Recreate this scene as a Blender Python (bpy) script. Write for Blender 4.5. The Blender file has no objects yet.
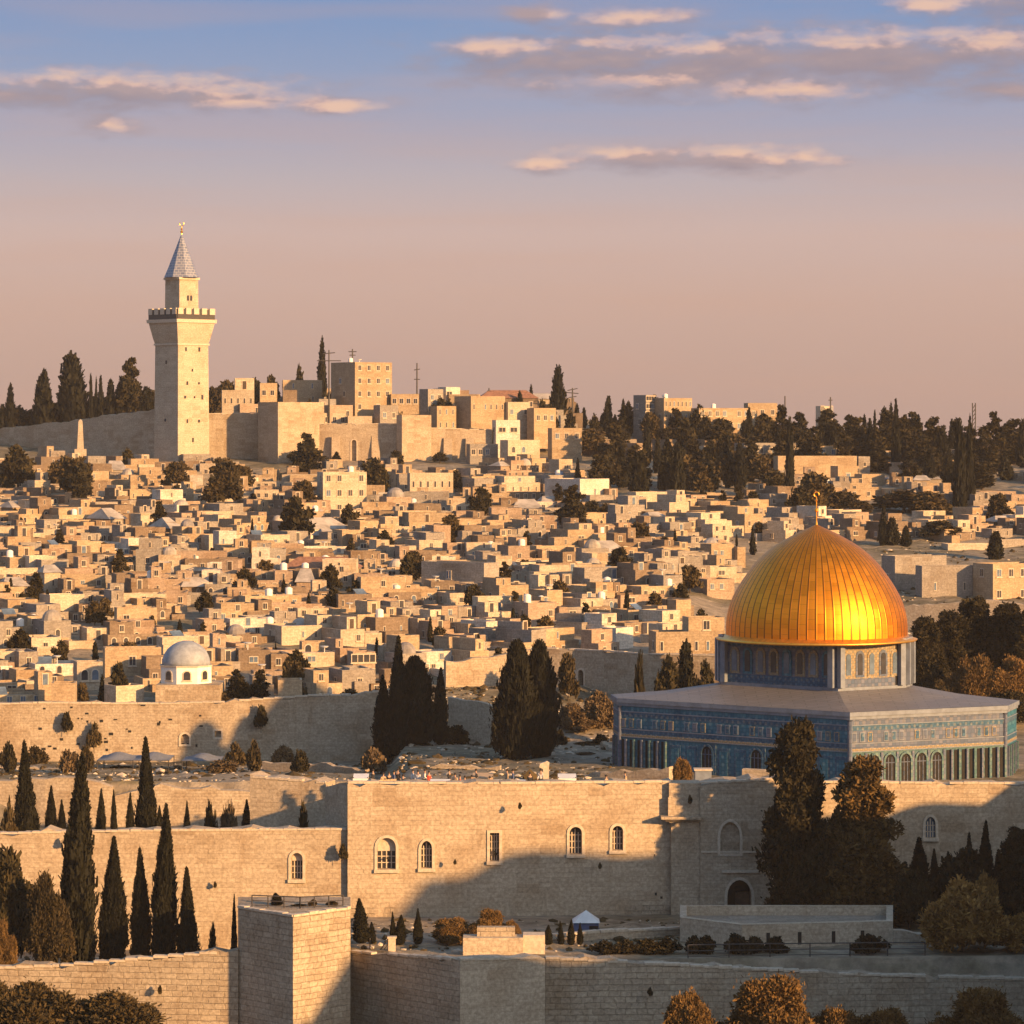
import bpy, bmesh, math, random
import numpy as np
from mathutils import Vector, Matrix

random.seed(11)
rng = np.random.default_rng(11)
SC = bpy.context.scene
COL = SC.collection
R = math.radians
F = 3320.0          # focal length in pixels at 1024 px width
CZ = 50.0           # eye height
HY = 430.0          # picture row of the horizon

# ------------------------------------------------------------------ camera
cam_d = bpy.data.cameras.new('camera')
cam_d.sensor_width = 36.0
cam_d.lens = 36.0 * F / 1024.0
cam_d.shift_y = -(512 - HY) / 1024.0
cam_d.clip_start = 1.0
cam_d.clip_end = 9000.0
cam = bpy.data.objects.new('camera', cam_d)
cam.location = (0, 0, CZ)
cam.rotation_euler = (R(90), 0, 0)
COL.objects.link(cam)
SC.camera = cam

# ------------------------------------------------------------------ sun, exposure
SUN_AZ, SUN_EL = 49.5, 13.5      # degrees to the right of straight behind the camera
TOSUN = Vector((math.sin(R(SUN_AZ)) * math.cos(R(SUN_EL)), -math.cos(R(SUN_AZ)) * math.cos(R(SUN_EL)), math.sin(R(SUN_EL))))
sun_d = bpy.data.lights.new('sun', 'SUN')
sun_d.energy = 5.0
sun_d.angle = R(1.0)
sun_d.color = (1.0, 0.56, 0.225)
sun = bpy.data.objects.new('sun', sun_d)
sun.rotation_euler = TOSUN.to_track_quat('Z', 'Y').to_euler()
sun.location = (80, -60, 120)
COL.objects.link(sun)
SC.view_settings.view_transform = 'Standard'
SC.view_settings.look = 'None'
SC.view_settings.exposure = 1.15
SC.view_settings.gamma = 1.0
EXPO = 2 ** 1.15


def lin(c):
    return tuple(((x / 255.0) / 12.92 if x / 255.0 <= .04045 else ((x / 255.0 + .055) / 1.055) ** 2.4) for x in c)


def skyc(c):
    return tuple(x / EXPO for x in lin(c)) + (1.0,)


# ------------------------------------------------------------------ node helper
class NT:
    def __init__(s, tree):
        s.t = tree

    def n(s, typ, **kw):
        nd = s.t.nodes.new(typ)
        for k, v in kw.items():
            if k == 'inp':
                for kk, vv in v.items():
                    s.set(nd.inputs[kk], vv)
            else:
                setattr(nd, k, v)
        return nd

    def set(s, sock, v):
        if isinstance(v, bpy.types.NodeSocket):
            s.t.links.new(v, sock)
        else:
            sock.default_value = v

    def math(s, op, a, b=None, c=None, clamp=False):
        nd = s.t.nodes.new('ShaderNodeMath')
        nd.operation = op
        nd.use_clamp = clamp
        s.set(nd.inputs[0], a)
        if b is not None: s.set(nd.inputs[1], b)
        if c is not None: s.set(nd.inputs[2], c)
        return nd.outputs[0]

    def vm(s, op, a, b=None):
        nd = s.t.nodes.new('ShaderNodeVectorMath')
        nd.operation = op
        s.set(nd.inputs[0], a)
        if b is not None: s.set(nd.inputs[1], b)
        return nd.outputs['Value'] if op == 'LENGTH' else nd.outputs[0]

    def mix(s, f, a, b, blend='MIX'):
        nd = s.t.nodes.new('ShaderNodeMix')
        nd.data_type = 'RGBA'
        nd.blend_type = blend
        s.set(nd.inputs['Factor'], f)
        s.set(nd.inputs['A'], a if isinstance(a, bpy.types.NodeSocket) else (tuple(a) + (1,))[:4])
        s.set(nd.inputs['B'], b if isinstance(b, bpy.types.NodeSocket) else (tuple(b) + (1,))[:4])
        return nd.outputs['Result']

    def ramp(s, f, stops, interp='LINEAR'):
        nd = s.t.nodes.new('ShaderNodeValToRGB')
        cr = nd.color_ramp
        cr.interpolation = interp
        while len(cr.elements) < len(stops):
            cr.elements.new(0.5)
        for e, (p, c) in zip(cr.elements, stops):
            e.position = p
            e.color = (tuple(c) + (1,))[:4] if not isinstance(c, (int, float)) else (c, c, c, 1)
        s.set(nd.inputs[0], f)
        return nd.outputs[0]

    def smooth(s, v, a, b):
        nd = s.t.nodes.new('ShaderNodeMapRange')
        nd.interpolation_type = 'SMOOTHSTEP'
        s.set(nd.inputs['Value'], v)
        s.set(nd.inputs['From Min'], a)
        s.set(nd.inputs['From Max'], b)
        return nd.outputs[0]


# ------------------------------------------------------------------ world: sky texture, dusk colours near the horizon, clouds by direction
world = bpy.data.worlds.new('World')
SC.world = world
world.use_nodes = True
wt = world.node_tree
wt.nodes.clear()
W = NT(wt)
out = W.n('ShaderNodeOutputWorld')
bg = W.n('ShaderNodeBackground')
wt.links.new(bg.outputs[0], out.inputs[0])
sky = W.n('ShaderNodeTexSky')
sky.sky_type = 'NISHITA'
sky.sun_disc = False
sky.sun_elevation = R(SUN_EL)
sky.sun_rotation = R(180 - SUN_AZ)
sky.air_density = 1.2
sky.dust_density = 1.5
skys = W.mix(1.0, sky.outputs[0], (0.102, 0.107, 0.116), 'MULTIPLY')
geo = W.n('ShaderNodeTexCoord').outputs['Generated']
sep = W.n('ShaderNodeSeparateXYZ', inp={0: geo})
el = W.math('MULTIPLY', W.math('ARCSINE', sep.outputs['Z']), 57.29578)
az = W.math('MULTIPLY', W.math('ARCTAN2', sep.outputs['X'], sep.outputs['Y']), 57.29578)


def ang(px, py):
    return (math.degrees(math.atan((px - 512) / F)), math.degrees(math.atan((HY - py) / F)))


grad = [(-30, (150, 125, 112)), (0.0, (188, 155, 142)), (1.0, (192, 159, 146)), (2.3, (199, 166, 154)), (3.4, (202, 174, 167)),
        (4.3, (186, 172, 177)), (5.2, (165, 163, 183)), (6.3, (139, 155, 189)), (7.5, (116, 146, 192)), (14, (104, 134, 186))]
E0, E1 = -30.0, 14.0
dusk = W.ramp(W.math('DIVIDE', W.math('SUBTRACT', el, E0), E1 - E0), [((e - E0) / (E1 - E0), skyc(c)) for e, c in grad])
pvec = W.n('ShaderNodeCombineXYZ', inp={0: az, 1: el, 2: 0.0}).outputs[0]
# soft horizontal streaks in the haze near the horizon
streak = W.n('ShaderNodeTexNoise', inp={'Vector': W.vm('MULTIPLY', pvec, (0.10, 1.3, 1.0)), 'Scale': 1.0, 'Detail': 3.0}).outputs[0]
dusk = W.mix(W.math('MULTIPLY', W.smooth(streak, 0.42, 0.68), 0.20), dusk, skyc((205, 160, 140)))

# cloud bank list: px, py, half width, half height
CL = [(120, 92, 190, 21), (225, 100, 75, 15), (335, 107, 62, 10), (112, 128, 30, 13), (15, 98, 110, 18),
      (600, 60, 170, 34), (740, 62, 160, 30), (690, 70, 170, 30), (860, 60, 190, 36), (990, 52, 110, 28), (790, 92, 110, 14), (500, 50, 60, 16),
      (640, 158, 95, 14), (735, 160, 115, 15), (800, 157, 40, 9), (545, 165, 30, 10),
      (1000, 94, 65, 12), (930, 8, 48, 14), (1010, 8, 70, 18), (630, 18, 70, 12), (540, 14, 40, 10)]
grp = bpy.data.node_groups.new('cloud_density', 'ShaderNodeTree')
grp.interface.new_socket('P', in_out='INPUT', socket_type='NodeSocketVector')
grp.interface.new_socket('D', in_out='OUTPUT', socket_type='NodeSocketFloat')
G = NT(grp)
gi = G.n('NodeGroupInput')
go = G.n('NodeGroupOutput')
nz = G.n('ShaderNodeTexNoise', inp={'Vector': G.vm('MULTIPLY', gi.outputs[0], (0.62, 1.9, 1.0)), 'Scale': 1.8, 'Detail': 8.0, 'Roughness': 0.56})
cur = None
for (cx, cy, hw, hh) in CL:
    a0, e0 = ang(cx, cy)
    k = math.degrees(1 / F)
    v = G.vm('LENGTH', G.vm('MULTIPLY', G.vm('SUBTRACT', gi.outputs[0], (a0, e0, 0)), (1 / (hw * k), 1 / (hh * k), 0)))
    d = G.math('SUBTRACT', 1.0, v)
    cur = d if cur is None else G.math('SMOOTH_MAX', cur, d, 0.15)
dn = G.math('ADD', cur, G.math('MULTIPLY', G.math('SUBTRACT', nz.outputs[0], 0.5), 2.1))
grp.links.new(dn, go.inputs[0])


LIT = [(60, 78, 120, 9), (150, 80, 110, 9), (240, 90, 70, 9), (290, 97, 40, 8), (340, 107, 60, 9), (114, 127, 24, 9), (250, 106, 60, 6),
       (640, 40, 80, 9), (690, 45, 60, 9), (500, 45, 60, 9), (840, 40, 110, 10), (930, 36, 80, 10), (1000, 44, 60, 12), (770, 92, 110, 13), (820, 96, 60, 9), (610, 82, 120, 8),
       (600, 150, 60, 8), (545, 162, 40, 10), (800, 155, 50, 11), (735, 150, 60, 7), (930, 8, 50, 12), (635, 16, 60, 9), (440, 10, 20, 5), (557, 14, 14, 7)]


def blob_max(T, p, lst, n_out, amp):
    cur_ = None
    for (cx, cy, hw, hh) in lst:
        a0, e0 = ang(cx, cy)
        kk = math.degrees(1 / F)
        d_ = T.math('SUBTRACT', 1.0, T.vm('LENGTH', T.vm('MULTIPLY', T.vm('SUBTRACT', p, (a0, e0, 0)), (1 / (hw * kk), 1 / (hh * kk), 0))))
        cur_ = d_ if cur_ is None else T.math('SMOOTH_MAX', cur_, d_, 0.2)
    return T.math('ADD', cur_, T.math('MULTIPLY', T.math('SUBTRACT', n_out, 0.5), amp))


def dens(p):
    g = W.n('ShaderNodeGroup')
    g.node_tree = grp
    W.set(g.inputs[0], p)
    return g.outputs[0]


d1 = dens(pvec)
d2 = dens(W.vm('ADD', pvec, (0.12, 0.22, 0)))
cover = W.math('MULTIPLY', W.smooth(d1, -0.42, 1.0), 0.92)
lit = W.math('ADD', W.math('MULTIPLY', W.math('SUBTRACT', d1, d2), 0.95), 0.40, clamp=True)
lobe_n = W.n('ShaderNodeTexNoise', inp={'Vector': W.vm('MULTIPLY', pvec, (1.0, 1.9, 1.0)), 'Scale': 2.6, 'Detail': 5.0, 'Roughness': 0.5})
lobes = W.smooth(blob_max(W, pvec, LIT, lobe_n.outputs[0], 2.6), -0.35, 0.75)
lit = W.math('ADD', W.math('MULTIPLY', lit, 0.45), W.math('SUBTRACT', W.math('MULTIPLY', lobes, 0.60), 0.03), clamp=True)
ccol = W.ramp(lit, [(0.0, skyc((150, 134, 144))), (0.38, skyc((168, 146, 150))), (0.70, skyc((212, 174, 164))), (1.0, skyc((234, 192, 168)))])
front = W.smooth(sep.outputs['Y'], 0.0, 0.3)
cloudy = W.mix(W.math('MULTIPLY', cover, front), dusk, ccol)
low = W.smooth(el, 26.0, 9.0)
# the dusk band is the part of the sky away from the sun; overhead it passes into the sky texture
W.set(bg.inputs['Color'], W.mix(W.math('MULTIPLY', low, 0.97), skys, cloudy))
bg.inputs['Strength'].default_value = 1.0

# ------------------------------------------------------------------ materials
MAT = {}


def new_mat(name):
    m = bpy.data.materials.new(name)
    m.use_nodes = True
    t = NT(m.node_tree)
    b = m.node_tree.nodes['Principled BSDF']
    MAT[name] = m
    return m, t, b


def stone(name, c1, c2, mortar, bw, rh, stain=(0.55, 0.45, 0.35), rough=0.9, bump=0.35, msize=0.02, stain_amt=0.45, tint=0.0, patchy=0.6):
    m, t, b = new_mat(name)
    uv = t.n('ShaderNodeUVMap').outputs[0]
    warp = t.n('ShaderNodeTexNoise', inp={'Vector': uv, 'Scale': 0.75, 'Detail': 4.0, 'Roughness': 0.6})
    uvw = t.vm('ADD', uv, t.vm('MULTIPLY', t.vm('SUBTRACT', warp.outputs['Color'], (.5, .5, .5)), (bw * .7, rh * .42, 0)))
    br = t.n('ShaderNodeTexBrick', inp={'Vector': uvw, 'Color1': tuple(c1) + (1,), 'Color2': tuple(c2) + (1,), 'Mortar': tuple(mortar) + (1,), 'Scale': 1.0,
                                        'Mortar Size': msize, 'Mortar Smooth': 0.8, 'Bias': 0.0, 'Brick Width': bw, 'Row Height': rh})
    br.offset_frequency = 2
    br.squash = 1.4
    br.squash_frequency = 3
    ob = t.n('ShaderNodeTexCoord').outputs['Object']
    n1 = t.n('ShaderNodeTexNoise', inp={'Vector': ob, 'Scale': 0.22, 'Detail': 6.0, 'Roughness': 0.6})
    n2 = t.n('ShaderNodeTexNoise', inp={'Vector': uvw, 'Scale': 3.5, 'Detail': 4.0, 'Roughness': 0.7})
    n3 = t.n('ShaderNodeTexNoise', inp={'Vector': t.vm('MULTIPLY', uv, (1.3, 0.16, 1)), 'Scale': 1.0, 'Detail': 4.0})
    c = t.mix(t.math('MULTIPLY', t.smooth(n1.outputs[0], 0.42, 0.70), stain_amt), br.outputs[0], tuple(a * s for a, s in zip(c1, stain)))
    c = t.mix(t.math('MULTIPLY', t.smooth(n3.outputs[0], 0.55, 0.75), stain_amt * .7), c, tuple(a * s for a, s in zip(c2, stain)))
    # single blocks of other stone, patched repairs, and grain
    cellv = t.vm('FLOOR', t.vm('ADD', t.vm('MULTIPLY', uvw, (1 / (bw * 2.6), 1 / (rh * 2.0), 0)), (.3, .1, 0)))
    cw_ = t.n('ShaderNodeTexWhiteNoise', inp={'Vector': cellv}).outputs['Value']
    n4 = t.n('ShaderNodeTexNoise', inp={'Vector': ob, 'Scale': 0.09, 'Detail': 3.0})
    c = t.mix(t.math('MULTIPLY', t.math('MULTIPLY', t.smooth(cw_, 0.70, 0.90), t.smooth(n4.outputs[0], .45, .6)), patchy), c, tuple(a * s for a, s in zip(c2, (.70, .62, .54))))
    c = t.mix(t.math('MULTIPLY', t.smooth(cw_, 0.25, 0.05), patchy * .6), c, tuple(min(.8, a * 1.18) for a in c1))
    c = t.mix(t.smooth(n2.outputs[0], 0.25, 0.8), t.mix(1.0, c, (.66, .64, .61), 'MULTIPLY'), t.mix(1.0, c, (1.22, 1.22, 1.20), 'MULTIPLY'))
    if tint:
        oi = t.n('ShaderNodeObjectInfo').outputs['Random']
        c = t.mix(1.0, c, t.ramp(oi, [(0, (1 - tint, 1 - tint, 1 - tint)), (0.5, (1, .97, .94)), (1, (1 + tint, 1 + tint, 1 + tint * .9))]), 'MULTIPLY')
    b.inputs['Roughness'].default_value = rough
    b.inputs['Specular IOR Level'].default_value = 0.15
    t.set(b.inputs['Base Color'], c)
    hgt = t.math('ADD', t.math('MULTIPLY', br.outputs['Fac'], -1.0), t.math('MULTIPLY', n2.outputs[0], 1.0))
    bp = t.n('ShaderNodeBump', inp={'Height': hgt, 'Strength': bump, 'Distance': 0.06})
    t.set(b.inputs['Normal'], bp.outputs[0])
    return m


def plain(name, c, rough=0.7, noise=0.25, scale=3.0, metallic=0.0, spec=0.3, tint=0.0):
    m, t, b = new_mat(name)
    ob = t.n('ShaderNodeTexCoord').outputs['Object']
    n = t.n('ShaderNodeTexNoise', inp={'Vector': ob, 'Scale': scale, 'Detail': 5.0, 'Roughness': 0.65})
    cc = t.mix(t.smooth(n.outputs[0], 0.3, 0.7), tuple(x * (1 - noise) for x in c), tuple(min(1, x * (1 + noise)) for x in c))
    if tint:
        oi = t.n('ShaderNodeObjectInfo').outputs['Random']
        cc = t.mix(1.0, cc, t.ramp(oi, [(0, (1 - tint,) * 3), (1, (1 + tint,) * 3)]), 'MULTIPLY')
    t.set(b.inputs['Base Color'], cc)
    b.inputs['Roughness'].default_value = rough
    b.inputs['Metallic'].default_value = metallic
    b.inputs['Specular IOR Level'].default_value = spec
    return m


def leafm(name, c1, c2, tint=0.25):
    m, t, b = new_mat(name)
    g = t.n('ShaderNodeNewGeometry').outputs['Random Per Island']
    ob = t.n('ShaderNodeTexCoord').outputs['Object']
    n = t.n('ShaderNodeTexNoise', inp={'Vector': ob, 'Scale': 0.8, 'Detail': 3.0})
    f = t.math('ADD', t.math('MULTIPLY', g, 0.6), t.math('MULTIPLY', t.smooth(n.outputs[0], .35, .65), 0.4))
    c = t.mix(f, c1, c2)
    oi = t.n('ShaderNodeObjectInfo').outputs['Random']
    c = t.mix(1.0, c, t.ramp(oi, [(0, (1 - tint,) * 3), (1, (1 + tint, 1 + tint * .8, 1 + tint * .6))]), 'MULTIPLY')
    t.set(b.inputs['Base Color'], c)
    b.inputs['Roughness'].default_value = 0.75
    b.inputs['Specular IOR Level'].default_value = 0.12
    return m


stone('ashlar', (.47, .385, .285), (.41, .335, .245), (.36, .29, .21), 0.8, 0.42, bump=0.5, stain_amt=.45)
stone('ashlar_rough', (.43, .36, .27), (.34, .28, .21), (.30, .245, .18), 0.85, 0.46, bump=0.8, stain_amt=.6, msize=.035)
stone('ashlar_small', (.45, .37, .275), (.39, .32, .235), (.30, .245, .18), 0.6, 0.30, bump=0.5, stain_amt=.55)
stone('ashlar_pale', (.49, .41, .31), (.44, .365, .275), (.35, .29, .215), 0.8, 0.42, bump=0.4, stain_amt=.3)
TONES = {}
for nm, a in (('cream', (.50, .43, .335)), ('honey', (.42, .33, .225)), ('grey', (.31, .285, .255)), ('rosy', (.36, .28, .215)), ('white', (.64, .59, .52)), ('brown', (.23, .18, .135))):
    stone('house_' + nm, a, tuple(x * .84 for x in a), tuple(x * .66 for x in a), 0.7, 0.34, bump=0.25, stain_amt=.5, tint=.14)
    TONES[nm] = 'house_' + nm
plain('roof_plaster', (.36, .32, .27), .95, .3, .6, tint=.3)
plain('roof_grey', (.22, .20, .185), .95, .3, .8, tint=.25)
plain('roof_tile', (.25, .125, .075), .9, .3, 2.0)
plain('trim_stone', (.48, .40, .30), .85, .18, 4.0)
plain('pane', (.035, .035, .04), .25, .3, 1.0, spec=.5)
plain('pane_blue', (.10, .14, .19), .2, .3, .6, spec=.6)
plain('wood_dark', (.06, .042, .03), .7, .3, 3.0)
plain('void', (.02, .018, .016), .95, .2)
plain('lead', (.27, .29, .31), .6, .2, 1.2, metallic=.0)
plain('iron', (.05, .045, .042), .6, .2)
plain('white_paint', (.72, .69, .63), .6, .1, 2.0)
plain('canvas', (.15, .16, .18), .9, .15, .9)
plain('canvas_white', (.66, .65, .62), .9, .1, 1.0)
plain('trunk', (.075, .055, .04), .95, .35, 3.0)
plain('marble', (.155, .18, .22), .55, .2, 1.2)
plain('skin', (.38, .24, .17), .6, .05)
plain('cloth_black', (.025, .025, .03), .9, .1)
plain('cloth_blue', (.07, .10, .20), .9, .1)
plain('cloth_red', (.35, .06, .04), .9, .1)
plain('cloth_tan', (.40, .29, .18), .9, .1)
plain('cloth_white', (.65, .62, .58), .9, .1)
plain('hair', (.03, .022, .018), .8, .1)
plain('steel', (.30, .30, .31), .45, .15, 2.0, metallic=.6)
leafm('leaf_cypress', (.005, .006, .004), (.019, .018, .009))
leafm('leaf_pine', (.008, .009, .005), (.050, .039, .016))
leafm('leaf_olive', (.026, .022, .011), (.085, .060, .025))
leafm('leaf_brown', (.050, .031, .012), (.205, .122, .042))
leafm('leaf_amber_sunlit', (.10, .055, .016), (.40, .225, .065))  # sunlight put into the leaf colour; these bushes stand in cast shade
leafm('leaf_tawny_sunlit', (.016, .013, .006), (.125, .078, .026))  # pine leaves with sunlit brown highlights mixed into the colour
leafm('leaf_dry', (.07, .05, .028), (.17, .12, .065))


def gold_mat():
    m, t, b = new_mat('gold_leaf')
    uv = t.n('ShaderNodeSeparateXYZ', inp={0: t.n('ShaderNodeUVMap').outputs[0]})
    u = t.math('MULTIPLY', uv.outputs[0], 64.0)
    v = t.math('MULTIPLY', uv.outputs[1], 15.0)
    fu = t.math('ABSOLUTE', t.math('SUBTRACT', t.math('FRACT', u), 0.5))
    fv = t.math('ABSOLUTE', t.math('SUBTRACT', t.math('FRACT', t.math('ADD', v, t.math('MULTIPLY', t.math('FLOOR', u), 0.5))), 0.5))
    cell = t.n('ShaderNodeCombineXYZ', inp={0: t.math('FLOOR', u), 1: t.math('FLOOR', t.math('ADD', v, t.math('MULTIPLY', t.math('FLOOR', u), 0.37)))}).outputs[0]
    wn = t.n('ShaderNodeTexWhiteNoise', inp={'Vector': cell})
    su = t.math('MULTIPLY', t.smooth(fu, 0.40, 0.455), 0.95)
    sv = t.math('MULTIPLY', t.smooth(fv, 0.455, 0.485), 0.30)
    seam = t.math('MAXIMUM', su, sv)
    c = t.mix(wn.outputs['Value'], (.74, .245, .010), (.86, .31, .018))
    c = t.mix(seam, c, (.16, .06, .012))
    t.set(b.inputs['Base Color'], c)
    b.inputs['Metallic'].default_value = 0.93
    t.set(b.inputs['Roughness'], t.math('ADD', t.math('MULTIPLY', wn.outputs['Value'], 0.06), 0.42))
    n = t.n('ShaderNodeTexNoise', inp={'Vector': t.n('ShaderNodeTexCoord').outputs['Object'], 'Scale': 0.9, 'Detail': 3.0})
    hh = t.math('ADD', t.math('MULTIPLY', t.smooth(fu, 0.36, 0.46), 1.0), t.math('ADD', t.math('MULTIPLY', n.outputs[0], .35), t.math('MULTIPLY', wn.outputs['Value'], .05)))
    bp = t.n('ShaderNodeBump', inp={'Height': hh, 'Strength': 0.35, 'Distance': 0.06})
    t.set(b.inputs['Normal'], bp.outputs[0])


gold_mat()
plain('gold_trim', (.85, .42, .06), .4, .15, 2.0, metallic=.9)


def tiles(name, c1, c2, c3, cell=.34, pale=.3, pale_c=(.55, .52, .46)):
    """glazed tile work: a grid of small tiles with eight-fold medallions"""
    m, t, b = new_mat(name)
    uv = t.n('ShaderNodeUVMap').outputs[0]
    uvs = t.vm('MULTIPLY', uv, (1 / cell, 1 / cell, 1))
    fl = t.vm('FLOOR', uvs)
    wn = t.n('ShaderNodeTexWhiteNoise', inp={'Vector': fl})
    c = t.mix(wn.outputs['Value'], c1, c2)
    ck = t.n('ShaderNodeTexChecker', inp={'Vector': uvs, 'Scale': 1.0, 'Color1': (0, 0, 0, 1), 'Color2': (1, 1, 1, 1)})
    c = t.mix(t.math('MULTIPLY', ck.outputs['Fac'], 0.5), c, c3)
    vor = t.n('ShaderNodeTexVoronoi', inp={'Vector': uv, 'Scale': 1 / (cell * 2.2), 'Randomness': 0.15})
    c = t.mix(t.math('MULTIPLY', t.smooth(vor.outputs['Distance'], .30, .16), pale), c, pale_c)
    g = t.n('ShaderNodeTexBrick', inp={'Vector': uv, 'Scale': 1.0, 'Brick Width': cell, 'Row Height': cell, 'Mortar Size': .02, 'Color1': (1, 1, 1, 1), 'Color2': (.8, .8, .8, 1), 'Mortar': (.45, .45, .45, 1)})
    g.offset = 0
    c = t.mix(0.8, c, g.outputs[0], 'MULTIPLY')
    n = t.n('ShaderNodeTexNoise', inp={'Vector': uv, 'Scale': .5, 'Detail': 5.0})
    c = t.mix(t.math('MULTIPLY', t.smooth(n.outputs[0], .45, .7), .35), c, tuple(x * .55 for x in c1))
    t.set(b.inputs['Base Color'], c)
    b.inputs['Roughness'].default_value = .5
    b.inputs['Specular IOR Level'].default_value = .14


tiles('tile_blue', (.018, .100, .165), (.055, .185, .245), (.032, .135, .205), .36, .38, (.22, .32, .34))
tiles('tile_pale', (.085, .115, .18), (.16, .17, .215), (.06, .10, .16), .42, .40, (.21, .19, .17))  # lighter copy for the sunlit shrine face, plain pale tile elsewhere
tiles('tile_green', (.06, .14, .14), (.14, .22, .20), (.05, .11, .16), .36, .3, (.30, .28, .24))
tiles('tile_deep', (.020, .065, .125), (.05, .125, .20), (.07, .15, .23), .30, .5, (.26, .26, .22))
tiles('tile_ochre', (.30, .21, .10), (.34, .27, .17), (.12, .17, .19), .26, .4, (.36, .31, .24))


def roof_sheet():
    m, t, b = new_mat('lead_roof')
    uv = t.n('ShaderNodeUVMap').outputs[0]
    g = t.n('ShaderNodeTexBrick', inp={'Vector': uv, 'Scale': 1.0, 'Brick Width': 2.2, 'Row Height': 0.7, 'Mortar Size': .05, 'Color1': (.165, .16, .16, 1), 'Color2': (.14, .135, .137, 1), 'Mortar': (.09, .088, .09, 1)})
    n = t.n('ShaderNodeTexNoise', inp={'Vector': uv, 'Scale': .6, 'Detail': 6.0})
    t.set(b.inputs['Base Color'], t.mix(t.math('MULTIPLY', t.smooth(n.outputs[0], .4, .7), .4), g.outputs[0], (.115, .115, .12)))
    b.inputs['Roughness'].default_value = .6


roof_sheet()


def ground_mat():
    m, t, b = new_mat('dry_soil')
    ob = t.n('ShaderNodeTexCoord').outputs['Object']
    n1 = t.n('ShaderNodeTexNoise', inp={'Vector': ob, 'Scale': .05, 'Detail': 8.0, 'Roughness': .65})
    n2 = t.n('ShaderNodeTexNoise', inp={'Vector': ob, 'Scale': .6, 'Detail': 6.0, 'Roughness': .7})
    n3 = t.n('ShaderNodeTexNoise', inp={'Vector': t.vm('MULTIPLY', ob, (.08, .5, 1)), 'Scale': 1.0, 'Detail': 4.0})
    c = t.mix(t.smooth(n1.outputs[0], .4, .62), (.30, .25, .19), (.17, .145, .095))
    c = t.mix(t.math('MULTIPLY', t.smooth(n3.outputs[0], .5, .65), .6), c, (.37, .30, .22))
    c = t.mix(t.smooth(n2.outputs[0], .3, .75), t.mix(1, c, (.6, .6, .6), 'MULTIPLY'), t.mix(1, c, (1.25, 1.25, 1.2), 'MULTIPLY'))
    t.set(b.inputs['Base Color'], c)
    b.inputs['Roughness'].default_value = 1.0
    b.inputs['Specular IOR Level'].default_value = 0.05
    bp = t.n('ShaderNodeBump', inp={'Height': n2.outputs[0], 'Strength': .8, 'Distance': .3})
    t.set(b.inputs['Normal'], bp.outputs[0])


ground_mat()
stone('paving', (.34, .29, .23), (.28, .24, .19), (.18, .155, .125), 0.9, 0.6, bump=.2, stain_amt=.4)


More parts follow.
